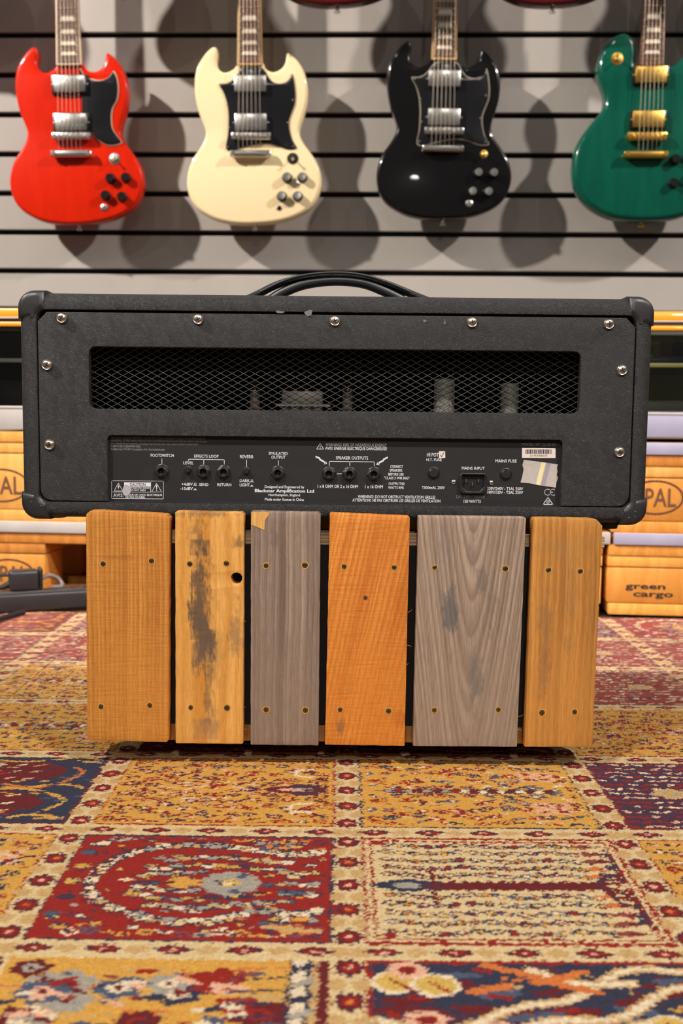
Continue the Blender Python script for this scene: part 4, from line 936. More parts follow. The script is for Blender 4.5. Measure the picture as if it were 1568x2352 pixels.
# mains inlet
def I(x, y): return C(x, y)
fr_o = rrect(I(1054, 1110).x, I(1116, 1110).x, I(1085, 1133.5).y, I(1085, 1085.5).y, .004, 4)
def trap(x0, x1, y0, y1, ch): return [(x0, y1), (x0, y0 + ch), (x0 + ch, y0), (x1 - ch, y0), (x1, y0 + ch), (x1, y1)]
fr_i = trap(I(1060, 1110).x, I(1110.5, 1110).x, I(1085, 1128).y, I(1085, 1091).y, .0048)
mi = obj('mains_inlet', slab([fr_o, fr_i], ZC, ZC + .0042, .0010, 2), M['black_plastic'], amp, 35)
bm = BM(); x0, x1, y0, y1 = fr_i[0][0] - .001, fr_i[-1][0] + .001, fr_i[2][1] - .001, fr_i[0][1] + .001; poly(bm, [(x0, y0), (x1, y0), (x1, y1), (x0, y1)], ZC + .0003); obj('recess', bm, M['hole'], mi)
for x, y in ((1069.5, 1104), (1098, 1104), (1084, 1112)):
    c = C(x, y); bm = BM(); box(bm, c.x - .0006, c.x + .0006, c.y - .0018, c.y + .0018, ZC + .0003, ZC + .003, .0002, 1); obj('pin', bm, M['chrome'], mi)
ss = BM(); lathe(ss, [(.0026, 0), (.0023, .0010), (.0012, .0015), (0, .0016)], 16, cap=False)
for a in (0, 90): box(ss, -.0012, .0012, -.00025, .00025, .0012, .00175, mat=1, M=Matrix.Rotation(R(a), 4, 'Z'))
for f in ss.faces: pass
sm = bpy.data.meshes.new('small_screw'); ss.normal_update(); ss.to_mesh(sm); ss.free(); sm.materials.append(M['screw_nickel']); sm.materials.append(M['hole']); shade(sm, 50)
for x, y in ((1042, 1107.4), (1128, 1108.8)): c = C(x, y); obj('small_screw', sm, None, amp, loc=(c.x, c.y, ZC))

# ================================================================ guitars on the wall
K0 = .0010455
def finish(name, c1, c2, rough=.3, grain=True):
    t = NT(name); v = t.coord('Object')
    if grain:
        f = t.noise(t.mapping(v, (30, 6, 30)), 1, 4); t.set(Base_Color=t.mix(f, lin(c1), lin(c2)))
    else: t.set(Base_Color=lin(c1))
    t.set(Roughness=rough); t.b.inputs['Coat Weight'].default_value = .75; t.b.inputs['Specular IOR Level'].default_value = .1; t.b.inputs['Coat Roughness'].default_value = .03; return t.m
M['pickguard'] = plain('black_pickguard', (24, 24, 27), .18)
M['guard_edge'] = plain('cream_pickguard_edge', (206, 176, 150), .4); M['guard_edge_grey'] = plain('grey_pickguard_edge', (150, 136, 118), .4)
def rosewood():
    t = NT('rosewood'); v = t.coord('Object'); f = t.noise(t.mapping(v, (160, 12, 100)), 1, 4); t.set(Base_Color=t.mix(f, lin((70, 42, 32)), lin((118, 76, 58))), Roughness=.5); return t.m
M['rosewood'] = rosewood(); M['pearl'] = plain('pearl_inlay', (222, 208, 186), .3, nz=90); M['string'] = plain('steel_string', (176, 164, 146), .35, 1); M['fret'] = plain('nickel_fret', (190, 176, 150), .3, 1)
M['binding'] = plain('cream_binding', (206, 164, 104), .4); M['binding_pale'] = plain('pale_binding', (214, 190, 160), .4); M['knob_black'] = plain('black_knob', (22, 20, 20), .25); M['ring_black'] = plain('black_pickup_ring', (20, 20, 21), .3)
M['cream_plastic'] = plain('cream_plastic', (222, 190, 140), .4)
SGO = [(600, 548), (575, 575), (530, 600), (490, 606), (457, 590), (436, 555), (430, 510), (440, 458), (438, 412), (415, 394), (385, 400), (340, 440), (295, 500), (262, 560), (243, 640), (238, 740), (250, 850), (275, 950), (310, 1040), (330, 1110), (315, 1180), (270, 1260), (215, 1340), (180, 1430), (165, 1530), (175, 1620), (205, 1700), (260, 1770), (340, 1825), (430, 1865), (540, 1890), (660, 1900), (740, 1898), (860, 1890), (980, 1870), (1090, 1835), (1190, 1780), (1260, 1710), (1300, 1620), (1315, 1530), (1300, 1430), (1265, 1350), (1210, 1270), (1160, 1200), (1130, 1130), (1135, 1060), (1160, 980), (1185, 890), (1197, 790), (1190, 690), (1165, 600), (1125, 530), (1075, 475), (1028, 447), (1016, 470), (1008, 520), (985, 565), (945, 595), (900, 605), (860, 590), (832, 562), (818, 530), (710, 515)]
LPO = [(1105, 640), (1090, 520), (1070, 400), (1030, 345), (970, 318), (900, 335), (820, 390), (762, 470), (735, 570), (728, 660), (740, 735), (768, 805), (795, 880), (805, 960), (792, 1032), (755, 1095), (700, 1160), (640, 1240), (582, 1330), (538, 1440), (520, 1560), (522, 1680), (548, 1790), (605, 1900), (690, 1990), (800, 2060), (930, 2108), (1080, 2128), (1225, 2132), (1380, 2126), (1530, 2106), (1660, 2060), (1770, 1990), (1855, 1900), (1910, 1790), (1935, 1680), (1936, 1560), (1915, 1440), (1870, 1330), (1812, 1240), (1752, 1160), (1700, 1095), (1665, 1032), (1655, 960), (1668, 880), (1698, 800), (1716, 720), (1708, 640), (1670, 570), (1610, 530), (1560, 535), (1510, 575), (1450, 625), (1390, 640), (1352, 640)]
def guitar(label, px, py, body_mat, kind='sg', hw='chrome', guard=None, tilt=0.0, yaw=0.0, knob='chrome', bind='binding', off=.100, simple=False, binding_name=None, toggle='cream_plastic'):
    if kind == 'sg': sc, cx0, cy0, outl, th = 1 / 3.676, 712, 1000, SGO, .036
    else: sc, cx0, cy0, outl, th = 1 / 4.2, 1228, 1000, LPO, .050
    pos = UP(px, py, WP - WN * off, WN)
    k = K0 * sc * (pos.y / 2.47); ky = k / 1.03
    g = thing('electric_guitar', label, 'guitar', pos, (R(90), R(tilt) * 0, WYAW + R(yaw)), 'electric guitars hanging on the slatwall')
    g.rotation_euler = (Matrix.Rotation(WYAW + R(yaw), 3, 'Z') @ Matrix.Rotation(R(90), 3, 'X') @ Matrix.Rotation(R(tilt), 3, 'Z')).to_euler()
    L = lambda x, y: ((x - cx0) * k, (cy0 - y) * ky)
    o_ = spline([L(*p) for p in outl], 3)
    bev = .0085 if kind == 'sg' else .013
    body = obj('body', slab([o_], -th, 0, bev, 3), body_mat, g, 50)
    def rb(name, x0, x1, y0, y1, z0, z1, mat, bv=.001, par=None, seg=2):
        a, b = L(x0, y1), L(x1, y0); bm = BM(); box(bm, a[0], b[0], a[1], b[1], z0, z1, bv, seg); return obj(name, bm, M[mat] if isinstance(mat, str) else mat, par or g, 40)
    def rd(name, x, y, r, prof, mat, par=None, n=18):
        p = L(x, y); bm = BM(); lathe(bm, [(a * r, b) for a, b in prof], n, Matrix.Translation((p[0], p[1], 0))); return obj(name, bm, M[mat], par or g, 40)
    btn = L(cx0 + (30 if kind == 'sg' else -10), 1900 if kind == 'sg' else 2130)
    bm = BM(); lathe(bm, [(.004, -.003), (.004, .006), (.0075, .009), (.007, .012), (0, .0125)], 14, Matrix.Translation((btn[0], btn[1], -th / 2)) @ Matrix.Rotation(R(90), 4, 'X')); obj('strap_button', bm, M[hw], g, 40)
    if simple: return g
    zt = .0
    # neck and fingerboard
    br_y = 1160 if kind == 'sg' else 1330; base = 558 if kind == 'sg' else 640; hwid = (107 if kind == 'sg' else 114)
    scale = .628; y_br = L(0, br_y)[1]; y_nut = y_br + scale; xb = hwid * k; xn = .0222; yb = L(0, base)[1]
    wx = lambda y: xb + (xn - xb) * (y - yb) / (y_nut - yb)
    me = slab([[(-xb, yb), (xb, yb), (xn, y_nut), (-xn, y_nut)]], 0, .0075, .0006, 1); fb = obj('fingerboard', me, M[bind] if bind else M['rosewood'], g, 30)
    if bind:
        bw = .0042; obj('playing_surface', slab([[(-xb + bw, yb + bw * .8), (xb - bw, yb + bw * .8), (xn - bw * .5, y_nut), (-xn + bw * .5, y_nut)]], .0074, .0079, .0002, 1), M['rosewood'], fb)
    bm = BM()
    P = [Vector((0, yy, zz)) for yy, zz in ((yb - .03, -.006), (yb + .06, -.008), (y_nut - .02, -.006), (y_nut + .01, -.006))]
    for i, (p, hw_) in enumerate(zip(P, (xb * .95, wx(yb + .06) * .97, xn * .98, xn))): pass
    rings = []
    for p, hw_ in zip(P, (xb * .95, wx(yb + .06) * .97, xn * .98, xn)):
        rings.append([bm.verts.new((hw_ * math.cos(a), p.y, -.016 * abs(math.sin(a)) if 0 < a < math.pi else 0)) for a in [math.pi * q / 10 for q in range(11)]])
    for a, b in zip(rings, rings[1:]):
        for q in range(10): bm.faces.new((a[q], a[q + 1], b[q + 1], b[q]))
        bm.faces.new((a[0], b[0], b[10], a[10]))
    bm.faces.new(rings[0]); bm.faces.new(rings[-1][::-1]); bmesh.ops.recalc_face_normals(bm, faces=bm.faces); obj('neck', bm, body_mat, g, 50)
    hs = [(-.021, y_nut), (-.032, y_nut + .03), (-.036, y_nut + .08), (-.034, y_nut + .13), (-.040, y_nut + .165), (-.02, y_nut + .172), (0, y_nut + .165), (.02, y_nut + .172), (.040, y_nut + .165), (.034, y_nut + .13), (.036, y_nut + .08), (.032, y_nut + .03), (.021, y_nut)]
    ho = obj('headstock', slab([hs], -.016, -.001, .0015, 1), M['ring_black'], g, 40)
    for s in (-1, 1):
        for q in range(3):
            bm = BM(); Mx = Matrix.Translation((s * .046, y_nut + .045 + .042 * q, -.009)) @ Matrix.Rotation(R(90) * s, 4, 'Y'); lathe(bm, [(.003, -.014), (.003, 0), (.008, .003), (.008, .010), (.004, .013)], 12, Mx); lathe(bm, [(.0032, -.001), (.0032, .012)], 10, Matrix.Translation((s * .024, y_nut + .045 + .042 * q, 0))); obj('tuning_peg', bm, M[hw], ho, 40)
    fp = lambda n: y_br + scale / 2 ** (n / 12)
    for n in range(1, 23):
        yy = fp(n)
        if yy < yb + .004: continue
        bm = BM(); wd = wx(yy) - (.0035 if bind else .0008); box(bm, -wd, wd, yy - .0009, yy + .0009, .0076, .0090, .0004, 1); obj('fret', bm, M['fret'], fb)
    for n in (3, 5, 7, 9, 12, 15, 17, 19, 21):
        y0_, y1_ = fp(n), fp(n - 1); m_ = (y1_ - y0_) * .16; w0 = wx(y0_) * .62
        me = slab([[(-w0, y0_ + m_), (w0, y0_ + m_), (w0 * .86, y1_ - m_), (-w0 * .86, y1_ - m_)]], .0078, .0082); obj('inlay', me, M['pearl'], fb)
    # pickguard
    if guard:
        for nm, shp, z0, z1, mt, gr in guard:
            pg = obj(nm, slab([spline([L(*p) for p in shp], 3)], z0, z1, .0003, 1), M[mt], g, 40)
        for p in gr or ():
            q = L(*p); bm = BM(); lathe(bm, [(.0024, z1 - .0001), (.002, z1 + .0012), (0, z1 + .0015)], 10, Matrix.Translation((q[0], q[1], 0)), cap=False); obj('guard_screw', bm, M[hw], pg, 50)
    # pickups
    if kind == 'sg': pus = ((585, 850, 650, 790), (588, 855, 970, 1112)); brd = (560, 890, 1132, 1192); tl = (543, 895, 1272, 1348)
    else: pus = ((1075, 1370, 655, 815), (1065, 1362, 1080, 1240)); brd = (1015, 1392, 1290, 1372); tl = (988, 1412, 1460, 1552)
    for i, (x0, x1, y0, y1) in enumerate(pus):
        rg_ = rb('pickup_ring', x0 - 24, x1 + 24, y0 - 12, y1 + 12, .0005, .006, 'ring_black', .0012) if (kind == 'lp' or hw == 'chrome' and guard and guard[0][0] == 'half_guard_edge') else None
        pu = rb('pickup', x0, x1, y0, y1, .001, .0135, hw, .0022)
        yr = y0 + (y1 - y0) * (.27 if i == 0 else .73)
        for q in range(6):
            p = L(x0 + (x1 - x0) * (.12 + .152 * q), yr); bm = BM(); lathe(bm, [(.0025, .0132), (.0023, .0144), (0, .0146)], 10, Matrix.Translation((p[0], p[1], 0)), cap=False); obj('pole_screw', bm, M[hw], pu, 50)
        for s in (x0 - 12, x1 + 12): 
            p = L(s, (y0 + y1) / 2); bm = BM(); lathe(bm, [(.0026, .003), (.0024, .0065), (0, .007)], 10, Matrix.Translation((p[0], p[1], 0))); obj('mounting_screw', bm, M[hw], pu, 50)
    bd = rb('bridge', *brd, .005, .017, hw, .0028)
    for q in range(6):
        x = brd[0] + (brd[1] - brd[0]) * (.2 + .12 * q); a = L(x - 14, brd[3] - 12); b = L(x + 14, brd[2] + 12); bm = BM(); box(bm, a[0], b[0], a[1], b[1], .0165, .0195, .0008, 1); obj('saddle', bm, M[hw], bd, 40)
    for x in (brd[0] + 24, brd[1] - 24): rd('bridge_post', x, (brd[2] + brd[3]) / 2, .0062, [(1, .0), (1, .017), (.8, .0186), (0, .0188)], hw, bd)
    ta, tb = L(tl[0], tl[3]), L(tl[1], tl[2]); bm = BM(); box(bm, ta[0], tb[0], ta[1] + .002, tb[1] - .002, .006, .0185, .0052, 3); tp = obj('tailpiece', bm, M[hw], g, 50)
    for x in (tl[0] + 30, tl[1] - 30): rd('tailpiece_stud', x, (tl[2] + tl[3]) / 2, .0066, [(1, 0), (1, .018), (.85, .0205), (0, .0208)], hw, tp)
    ytl = L(0, (tl[2] + tl[3]) / 2)[1]
    for q in range(6):
        xb_ = (-1 + .4 * q) * .0262; xn_ = (-1 + .4 * q) * .0175
        bm = BM(); tube(bm, [(xb_, ytl, .0165), (xb_, y_br, .0202), (xn_, y_nut, .0105), (xn_ * 1.25, y_nut + .06, .004)], .00055 - .00005 * q, 6); obj('string', bm, M['string'], g, 60)
    # controls
    if kind == 'sg':
        kn = ((1025, 1505), (1155, 1505), (980, 1665), (1115, 1665)); tg = (1072, 1340); jk = (957, 1762)
        if guard and guard[0][0] == 'half_guard_edge': kn = ((1040, 1515), (1172, 1510), (995, 1660), (1135, 1672)); tg = (1075, 1345); jk = (978, 1760)
    else: kn = ((1492, 1542), (1482, 1772), (1660, 1470), (1650, 1690)); tg = (905, 572); jk = None
    for x, y in kn:
        kb = rd('control_knob', x, y, .0122, [(1, 0), (1, .003), (.86, .005), (.84, .0135), (.76, .015)] + ([(0, .015)] if knob != 'chrome' else []), 'knob_black', n=22)
        if knob == 'chrome': rd('knob_cap', x, y, .0122, [(.74, .0149), (.72, .0156), (0, .0162)], 'chrome', kb, 22)
    tw = rd('toggle_washer', *tg, .0135 if toggle != 'gold' else (.0145 if kind == 'lp' else .0095), [(1, 0), (1, .0012), (.5, .0018), (.35, .003), (.35, .006), (0, .006)], toggle if toggle != 'cream_plastic' else 'chrome', n=22)
    p = L(*tg); bm = BM(); tube(bm, [(p[0], p[1], .004), (p[0] + .001, p[1] - .004, .014), (p[0] + .0015, p[1] - .006, .019)], [.0022, .0022, .0036], 10); obj('toggle_tip', bm, M['cream_plastic'], tw, 60)
    if jk:
        rd('jack_socket', *jk, .0085 if toggle != 'hole' else .006, [(1, 0), (1, .0015), (.6, .003), (.55, .003), (.5, .001), (0, .001)], 'chrome' if toggle != 'hole' else 'knob_black', n=16)
    return g
WG = [(640, 590), (600, 640), (560, 685), (510, 708), (450, 712), (486, 780), (513, 860), (527, 950), (528, 1050), (521, 1150), (505, 1230), (515, 1268), (560, 1275), (640, 1250), (720, 1230), (800, 1215), (880, 1215), (950, 1235), (1010, 1257), (1060, 1262), (1105, 1250), (1070, 1190), (1045, 1100), (1042, 1020), (1065, 950), (1090, 880), (1095, 800), (1085, 700), (1066, 628), (1055, 660), (1018, 695), (960, 712), (902, 695), (862, 650), (822, 585), (720, 575)]
def grow(sh, d):
    c = Vector((760, 940)); return [tuple(Vector(p) + (Vector(p) - c).normalized() * d) for p in sh]
RG = [(800, 590), (830, 645), (880, 675), (940, 690), (1000, 684), (1050, 652), (1078, 615), (1105, 660), (1118, 750), (1104, 850), (1065, 920), (1052, 1000), (1062, 1090), (1105, 1160), (1138, 1205), (1080, 1228), (1010, 1225), (950, 1190), (905, 1150), (870, 1080), (812, 985), (812, 800), (806, 700)]
scw_ = [(470, 722), (520, 890), (535, 1080), (520, 1245), (1080, 1240), (1030, 1040), (1072, 850), (1066, 660), (640, 606), (800, 600)]
guitar('glossy cherry-red double-horned guitar with a half black pickguard, leftmost on the wall', 163, 272, finish('cherry_red', (214, 38, 2), (184, 20, 0)), guard=[('half_guard_edge', grow(RG, 9), .0004, .0022, 'guard_edge', None), ('pickguard', RG, .0021, .0032, 'pickguard', ())], knob='black', tilt=.7, bind='binding_pale')
guitar('cream-white double-horned guitar with a full black pickguard, between the red and black ones', 574.5, 272, finish('cream_white', (240, 214, 168), (228, 196, 128), grain=False), guard=[('pickguard', WG, .0004, .0026, 'pickguard', scw_)], tilt=.3, toggle='hole')
guitar('glossy black double-horned guitar with a grey-edged pickguard, left of the green one', 1016, 260, finish('piano_black', (15, 14, 15), (15, 14, 15), .2, False), guard=[('guard_edge', grow(WG, 10), .0004, .0022, 'guard_edge_grey', None), ('pickguard', WG, .0021, .0032, 'pickguard', scw_)], tilt=-.3, yaw=2, toggle='gold')
guitar('emerald green single-cutaway guitar with gold hardware, cut off by the right edge', 1491, 238, finish('emerald_green', (4, 92, 70), (2, 54, 46)), kind='lp', hw='gold', knob='black', bind=None, off=.112, toggle='gold')
guitar('dark red guitar whose bottom edge peeks in at the top, above the cream one', 768, -243, finish('dark_wine_red', (96, 22, 20), (70, 14, 14)), guard=[('pickguard', WG, .0004, .0026, 'pickguard', ())], off=.19)
guitar('dark red guitar whose bottom edge peeks in at the top, above the green one', 1270, -243, finish('wine_red_b', (92, 24, 22), (66, 14, 14)), guard=[('pickguard', WG, .0004, .0026, 'pickguard', ())], off=.19)
for px_, wh in ((266, 'between the red and cream ones'), (-236, 'left of the red one'), (1770, 'right of the green one')):
    guitar('dark red guitar hung just above view %s' % wh, px_, -275, bpy.data.materials['wine_red_b'], guard=[('pickguard', WG, .0004, .0026, 'pickguard', ())], off=.19)
# hooks that carry them, fixed to the wall
for px, py, reach, zh in ((163, 250, .115, 1.795), (574, 250, .115, 1.795), (1016, 250, .115, 1.805), (1490, 250, .128, 1.84)) + tuple((x, -250, .205, 2.335) for x in (-236, 266, 768, 1270, 1770)):
    p = UP(px, py, WP - WN * reach, WN); lx = (p - WP).dot(Vector((math.cos(WYAW), math.sin(WYAW), 0)))
    for s in (-1, 1):
        bm = BM(); tube(bm, [(lx + s * .006, .004, zh - .01), (lx + s * .02, -reach * .4, zh - .005), (lx + s * .033, -reach * .75, zh), (lx + s * .033, -reach, zh), (lx + s * .033, -reach - .012, zh + .014)], .005, 8); obj('guitar_hook', bm, M['rubber'], wall, 60)

# ================================================================ pallets, boards and showcases behind
def pwood(name, light, dark): return wood(name, light, dark, freq=60, contrast=(.3, .7), warp=.02, fibre=.2, tint=dark)
PW = [pwood('pallet_wood_%d' % k, l, d) for k, (l, d) in enumerate((((226, 166, 82), (206, 140, 58)), ((216, 152, 70), (190, 122, 48)), ((204, 138, 60), (176, 104, 40)), ((228, 172, 94), (208, 146, 68))))]
M['burn'] = plain('burnt_stamp', (96, 58, 34), .8)
ZF = -.004
def pallet(name, label, cx, cy_, yaw, length, z0, z1, stamps=(), group='stacked wooden pallets'):
    """front left-hand corner at (cx, cy_); x along the front, y going back"""
    g = thing(name, label, 'pallet', (cx, cy_, z0), (0, 0, yaw), group)
    hh = z1 - z0; t_ = .0205; D = .56; bl = .145; rn = random.Random(label)
    def part(nm, x0, x1, y0, y1, a, b, bv=.002, ch=None):
        bm = BM(); mx, my, mz = (x0 + x1) / 2, (y0 + y1) / 2, (a + b) / 2
        box(bm, x0 - mx, x1 - mx, y0 - my, y1 - my, a - mz, b - mz, bv, 2)
        o = obj(nm, bm, rn.choice(PW), g, 40, loc=(mx, my, mz)); return o
    ys = ((0, .1), (D / 2 - .0725, D / 2 + .0725), (D - .1, D)); xs = ((0, bl), (length / 2 - bl / 2, length / 2 + bl / 2), (length - bl, length))
    for y0, y1 in ys: part('bottom_board', .004, length - .004, y0, y1, 0, t_)
    bz = hh - 2 * t_
    for i, (x0, x1) in enumerate(xs):
        for j, (y0, y1) in enumerate(ys):
            b = part('block', x0, x1, y0 + .002, y1 - .002, t_, bz, .006)
            if j == 0 and i in stamps:
                for kind, cxs, cys, wd, hg in [stamps[i]]:
                    st = bpy.data.meshes.new('stamp'); yo = -(y1 - y0 - .004) / 2 - .0004
                    def put(o): o.rotation_euler = (R(90), 0, 0); o.location = (0, yo, 0)
                    if kind == 'EPAL':
                        bm = BM(); E_ = [(cxs + wd / 2 * math.cos(R(a)), cys + hg / 2 * math.sin(R(a))) for a in range(0, 360, 8)]; stroke(bm, E_, .0034, 0, closed=True); put(obj('stamp_ring', bm, M['burn'], b))
                        put(lettering('EPAL', cxs - wd * .36, cxs + wd * .38, cys, hg * .54, M['burn'], b, 0, .012, 'stamp_lettering'))
                    else:
                        put(lettering('green', cxs - wd * .5, cxs + wd * .33, cys + hg * .26, hg * .42, M['ink'], b, 0, .022, 'stamp_lettering')); put(lettering('cargo', cxs - wd * .33, cxs + wd * .5, cys - hg * .3, hg * .42, M['ink'], b, 0, .022, 'stamp_lettering'))
    for x0, x1 in xs: part('stringer_board', x0, x1, .002, D - .002, bz, hh - t_)
    for k in range(5):
        y0 = k * (D - .12) / 4; part('deck_board', .0, length, y0, y0 + .12, hh - t_, hh)
    return g
def board(name, label, cx, cy_, yaw, x0, x1, z0, z1, mat, cat='board', D=.55, y0=-.004):
    g = thing(name, label, cat, (cx, cy_, z0), (0, 0, yaw))
    bm = BM(); box(bm, x0, x1, y0 + .002, D, .0, z1 - z0, .001, 1); obj('core', bm, PW[1], g)
    bm = BM(); box(bm, x0 - .001, x1 + .001, y0, y0 + .0035, .0004, z1 - z0 - .0004, .0012, 2); obj('metal_edge', bm, M[mat], g, 40)
    return g
p1 = G(1385, 1250, .131); p0 = G(5, 1222, .131); d_ = (p1 - p0); YWL = math.atan2(d_.y, d_.x); LEN = 1.2
cL = p1 - Vector((math.cos(YWL), math.sin(YWL), 0)) * LEN
cR = Vector((G(1395, 1415, 0).x, 1.812, 0)); YWR = YWL
SL = lambda x: (x - cL.x) / math.cos(YWL)
def stx(px, py, c, yaw, z):      # position along a pallet front of a picture point
    n = Vector((math.sin(yaw), -math.cos(yaw), 0)); p = UP(px, py, c, n); return (p - c).dot(Vector((math.cos(yaw), math.sin(yaw), 0))), p.z
zz = dict(l0=ZF, l1=.131, b1=.1535, u1=.296)
def stamp(kind, px, py, wpx, hpx, c, yaw, i, length, z0, z1):
    x, z = stx(px, py, c, yaw, 0); xs = (.0725, length / 2, length - .0725)[i]; zc = z0 + (.0205 + (z1 - z0) - .041) / 2
    s = c.y / FPX * 1.0; return (kind, x - xs, z - zc, wpx * s, hpx * s)
pallet('wooden_pallet', 'yellow wooden pallet on the floor behind the black power strip', cL.x, cL.y, YWL, LEN, zz['l0'], zz['l1'], {0: stamp('EPAL', 20, 1318, 118, 66, cL, YWL, 0, LEN, zz['l0'], zz['l1'])})
board('shelf_board', 'silver-edged board between the two left-hand pallets', cL.x, cL.y, YWL, -.004, LEN + .011, zz['l1'], zz['b1'], 'alu')
pallet('wooden_pallet', 'upper left wooden pallet with an oval burnt stamp, under the glass showcase', cL.x, cL.y, YWL, LEN, zz['b1'], .3245, {0: stamp('EPAL', 2, 1115, 128, 74, cL, YWL, 0, LEN, zz['b1'], .3245)})
pallet('wooden_pallet', 'wooden pallet on the floor at the right, stamped green cargo', cR.x, cR.y, YWR, LEN, .001, zz['l1'], {0: stamp('green', 1491, 1355, 110, 32, cR, YWR, 0, LEN, .001, zz['l1'])})
board('shelf_board', 'bluish silver-edged board between the two right-hand pallets', cR.x, cR.y, YWR, .009, LEN, zz['l1'], zz['b1'], 'alu_cool')
pallet('wooden_pallet', 'upper right wooden pallet stamped EPAL in an oval', cR.x, cR.y, YWR, LEN, zz['b1'], zz['u1'], {0: stamp('EPAL', 1505, 1143, 124, 76, cR, YWR, 0, LEN, zz['b1'], zz['u1'])})
board('shelf_board', 'thin lavender-silver edged board right under the right-hand showcase', cR.x, cR.y, YWR, .002, LEN, zz['u1'], .3185, 'alu_cool')
# showcases
pane = NT('showcase_glass'); fr = pane.n('Fresnel', {'IOR': 1.45}).outputs[0]
pane.t.links.new(pane.n('MixShader', {0: fr, 1: pane.n('BsdfTransparent', {'Color': (.93, .96, .94, 1)}).outputs[0], 2: pane.n('BsdfGlossy', {'Roughness': .03}).outputs[0]}).outputs[0], pane.out.inputs[0])
M['pane'] = pane.m; M['amber'] = plain('amber_varnished_wood', (236, 150, 28), .35, coat=.5); M['grey_trim'] = plain('dark_grey_trim', (84, 78, 76), .4, .5); M['felt'] = plain('dark_felt', (52, 44, 38), .9, nz=60); M['pale_back'] = plain('pale_olive_lining', (140, 132, 106), .8, nz=12); M['pale_inside'] = plain('pale_lining', (198, 194, 176), .7); M['shelf_edge'] = plain('yellow_green_glass_edge', (222, 206, 120), .3)
def showcase(label, c, yaw, x0, x1, zb, zt, edge, inside, D=.42):
    g = thing('glass_showcase', label, 'showcase', (c.x, c.y, 0), (0, 0, yaw))
    zbt = zb + .0445
    def part(nm, a, b, y0, y1, z0, z1, mat, bv=.001): bm = BM(); box(bm, a, b, y0, y1, z0, z1, bv, 2); return obj(nm, bm, M[mat], g, 40)
    part('base', x0, x1, .0, D, zb, zbt, edge, .0012)
    part('base_trim', x0, x1, -.0015, .004, zbt - .0045, zbt - .0008, 'alu')
    part('floor_lining', x0 + .004, x1 - .004, .006, D - .006, zbt, zbt + .002, inside)
    h = zt - zbt
    part('lower_rail', x0, x1, .0, .016, zt - .034, zt - .025, 'amber', .003); part('rail_trim', x0, x1, .003, .014, zt - .0255, zt - .0195, 'grey_trim'); part('top_rail', x0, x1, -.001, .02, zt - .0195, zt, 'amber', .004)
    part('rail_trim', x0, x1, -.0016, .002, zt - .0195, zt - .0165, 'alu')
    part('top_pane', x0, x1, .02, D, zt - .007, zt - .001, 'pane', 0)
    part('front_pane', x0 + .001, x1 - .001, .004, .009, zbt + .0003, zt - .033, 'pane', 0)
    for a in (x0, x1 - .006): part('side_pane', a, a + .006, .01, D - .01, zbt + .0003, zt - .008, 'pane', 0)
    part('back_wall', x0, x1, D - .012, D, zbt, zt - .007, 'felt' if edge == 'alu' else 'pale_back')
    zs = zbt + h * .47
    part('glass_shelf', x0 + .007, x1 - .007, .06, D - .014, zs, zs + .006, 'pane', 0); part('shelf_edge', x0 + .007, x1 - .007, .0565, .06, zs - .0008, zs + .0068, 'shelf_edge' if edge == 'alu_cool' else 'alu')
    return zbt + .002, zs + .006
zf, zs = showcase('left-hand low glass showcase with amber wooden top rail on the pallets', cL, YWL, -.004, LEN, .3285, .5566, 'alu', 'felt')
bm = BM(); pass
def on_unit(c, yaw, x, y, z): return (c.x + x * math.cos(yaw) - y * math.sin(yaw), c.y + x * math.sin(yaw) + y * math.cos(yaw), z)
def pedal(label, c, yaw, x, y, z, w_, d_, h_, col, cat='box', name='display_box', tilt=0):
    g = thing(name, label, cat, on_unit(c, yaw, x, y, z), (0, 0, yaw + R(tilt)), 'goods inside the glass showcases')
    bm = BM(); box(bm, -w_ / 2, w_ / 2, -d_ / 2, d_ / 2, 0, h_ * .92, .003, 2); obj('body', bm, plain('goods_' + label[:24].replace(' ', '_'), col, .45), g, 40)
    bm = BM(); box(bm, -w_ / 2 + .002, w_ / 2 - .002, -d_ / 2 + .002, d_ / 2 - .002, h_ * .92, h_, .001, 1); obj('lid', bm, plain('lid_' + label[:24].replace(' ', '_'), [min(255, v * 1.25 + 8) for v in col], .4), g, 40)
xa = lambda px, py, c, yaw: stx(px, py, c, yaw, 0)[0]
pedal('large near-black box on the shelf of the left-hand showcase', cL, YWL, xa(-20, 780, cL, YWL), .2, zs, .16, .12, .055, (26, 20, 18))
pedal('dark box lying on the floor of the left-hand showcase', cL, YWL, xa(-10, 880, cL, YWL), .2, zf, .15, .14, .05, (34, 24, 22))
pedal('brown-grey box at the amplifier side of the left-hand showcase', cL, YWL, xa(122, 880, cL, YWL), .25, zf, .085, .10, .062, (96, 84, 74))
zf2, zs2 = showcase('right-hand low glass showcase with amber wooden top rail and pale floor', cR, YWR, .002, LEN, .3285, .5525, 'alu_cool', 'pale_inside')
for k, (px, col, w_, h_) in enumerate(((1475, (178, 148, 120), .03, .05), (1496, (70, 64, 52), .028, .048), (1520, (150, 124, 84), .022, .052), (1541, (122, 104, 60), .03, .046), (1566, (96, 80, 44), .03, .05), (1595, (60, 56, 50), .03, .046))):
    pedal('%s small box on the shelf of the right-hand showcase' % ('pinkish tan', 'dark olive', 'light brown', 'mustard', 'dim ochre', 'charcoal')[k], cR, YWR, xa(px, 800, cR, YWR) * 1.05, .16, zs2, w_, .03, h_, col)
pedal('low dark blue tray in front of the small boxes in the right-hand showcase', cR, YWR, xa(1545, 820, cR, YWR) * 1.02, .10, zs2, .14, .035, .014, (40, 40, 54), 'tray', 'display_tray')
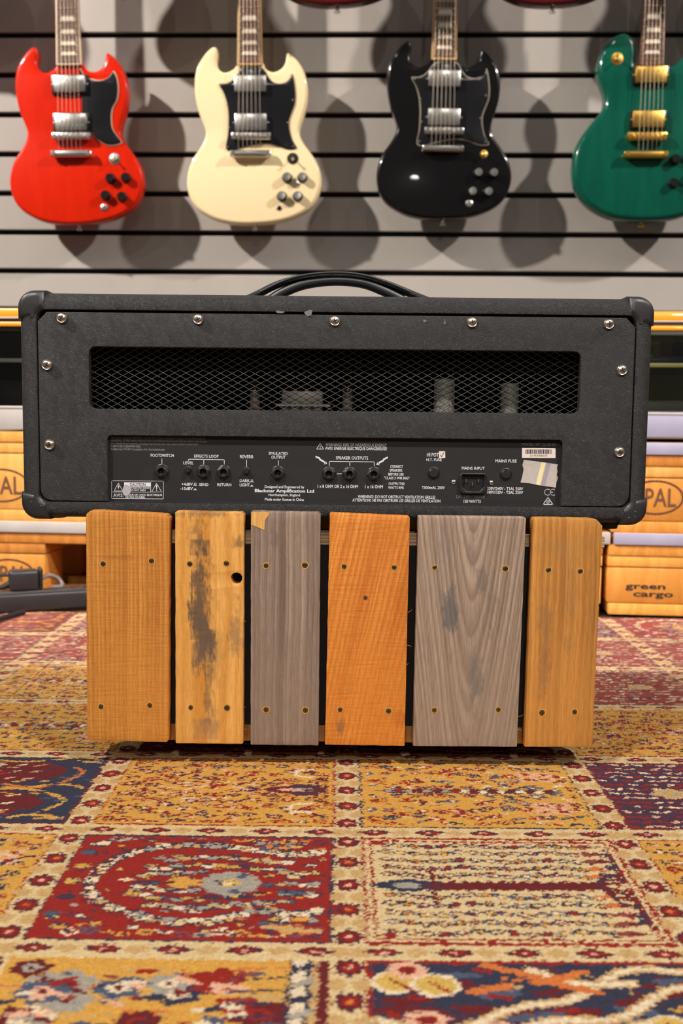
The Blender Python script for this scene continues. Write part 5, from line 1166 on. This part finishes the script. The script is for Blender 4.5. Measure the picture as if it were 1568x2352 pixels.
pedal('flat grey board on the floor of the right-hand showcase', cR, YWR, xa(1560, 900, cR, YWR), .24, zf2, .26, .12, .022, (120, 116, 108))

# ================================================================ power strip, plug and cables on the left
a, b = G(-60, 1414, .0), G(222, 1396, .0); dv = (b - a); yw = math.atan2(dv.y, dv.x); ln = dv.length
ps_ = thing('power_strip', 'long black power strip lying on the rug in front of the left pallet', 'power strip', (a.x, a.y, .0003), (0, 0, yw))
bm = BM(); box(bm, 0, ln, 0, .042, 0, .034, .005, 3); obj('housing', bm, plain('strip_black', (40, 38, 40), .4), ps_, 40)
bm = BM(); box(bm, .01, ln - .01, .005, .037, .0335, .0362, .0012, 2); obj('top_cover', bm, plain('strip_dark_grey', (66, 62, 62), .45), ps_, 40)
for k in range(3):
    bm = BM(); lathe(bm, [(.0135, .0355), (.0135, .0368), (.0115, .0364), (.0110, .0355)], 20, Matrix.Translation((ln - .03 - .05 * k, .021, 0))); obj('socket', bm, M['black_plastic'], ps_, 40)
p = G(62, 1375, .026); 
pg = thing('plug_adapter', 'black block-shaped plug adapter standing on the power strip', 'plug', (a.x + math.cos(yw) * .5 * 0 + 0, 0, 0), (0, 0, yw))
q = UP(62, 1366, (a.x, a.y, 0) + Vector((0, 0, 0)) if False else Vector((a.x, a.y, 0)) + Vector((-math.sin(yw), math.cos(yw), 0)) * .012, Vector((-math.sin(yw), math.cos(yw), 0)))
pg.location = (q.x, q.y, .0362); pg.rotation_euler = (0, 0, yw)
bm = BM(); box(bm, -.030, .022, 0, .034, 0, .038, .006, 3); obj('housing', bm, plain('plug_black', (38, 37, 40), .38), pg, 40)
bm = BM(); box(bm, .022, .029, .001, .033, .001, .041, .004, 3); obj('flange', bm, M['black_plastic'], pg, 40)
bm = BM(); tube(bm, [(-.028, .017, .012), (-.04, .016, .008), (-.055, .014, .005)], [.007, .0055, .004], 10); obj('strain_relief', bm, M['rubber'], pg, 60)
def cable(label, P, r, mat, cat='cable', closed=False):
    bm = BM(); tube(bm, spline(P, 8, closed), r, 10, closed=closed); return tag(obj('cable', bm, mat, None, 60), label, cat)
grey_c = plain('grey_cable', (112, 100, 94), .5)
def ctr_line(px, py, off, z=None):
    n = Vector((-math.sin(yw), math.cos(yw), 0)); r_ = UP(px, py, Vector((a.x, a.y, 0)) + n * off, n); return r_
lp = [ctr_line(*t) for t in ((92, 1330, .03), (112, 1322, .04), (132, 1328, .045), (143, 1342, .04), (140, 1352, .03), (118, 1352, .03))]
for v in lp: v.z = max(v.z, .039)
cable('thin grey cable looping from the plug adapter', lp, .0042, grey_c)
lp = [ctr_line(*t) for t in ((-40, 1325, .05), (-5, 1322, .045), (22, 1322, .04), (36, 1328, .03))]
cable('thin dark cable running to the plug adapter from the left', lp, .0028, M['rubber'])
lp = [G(-60, 1452, .006), G(-10, 1424, .006), G(25, 1412, .006), G(55, 1404, .006)]
cable('black cable on the rug below the power strip', [(v.x, v.y, .0048) for v in lp], .0045, M['rubber'])
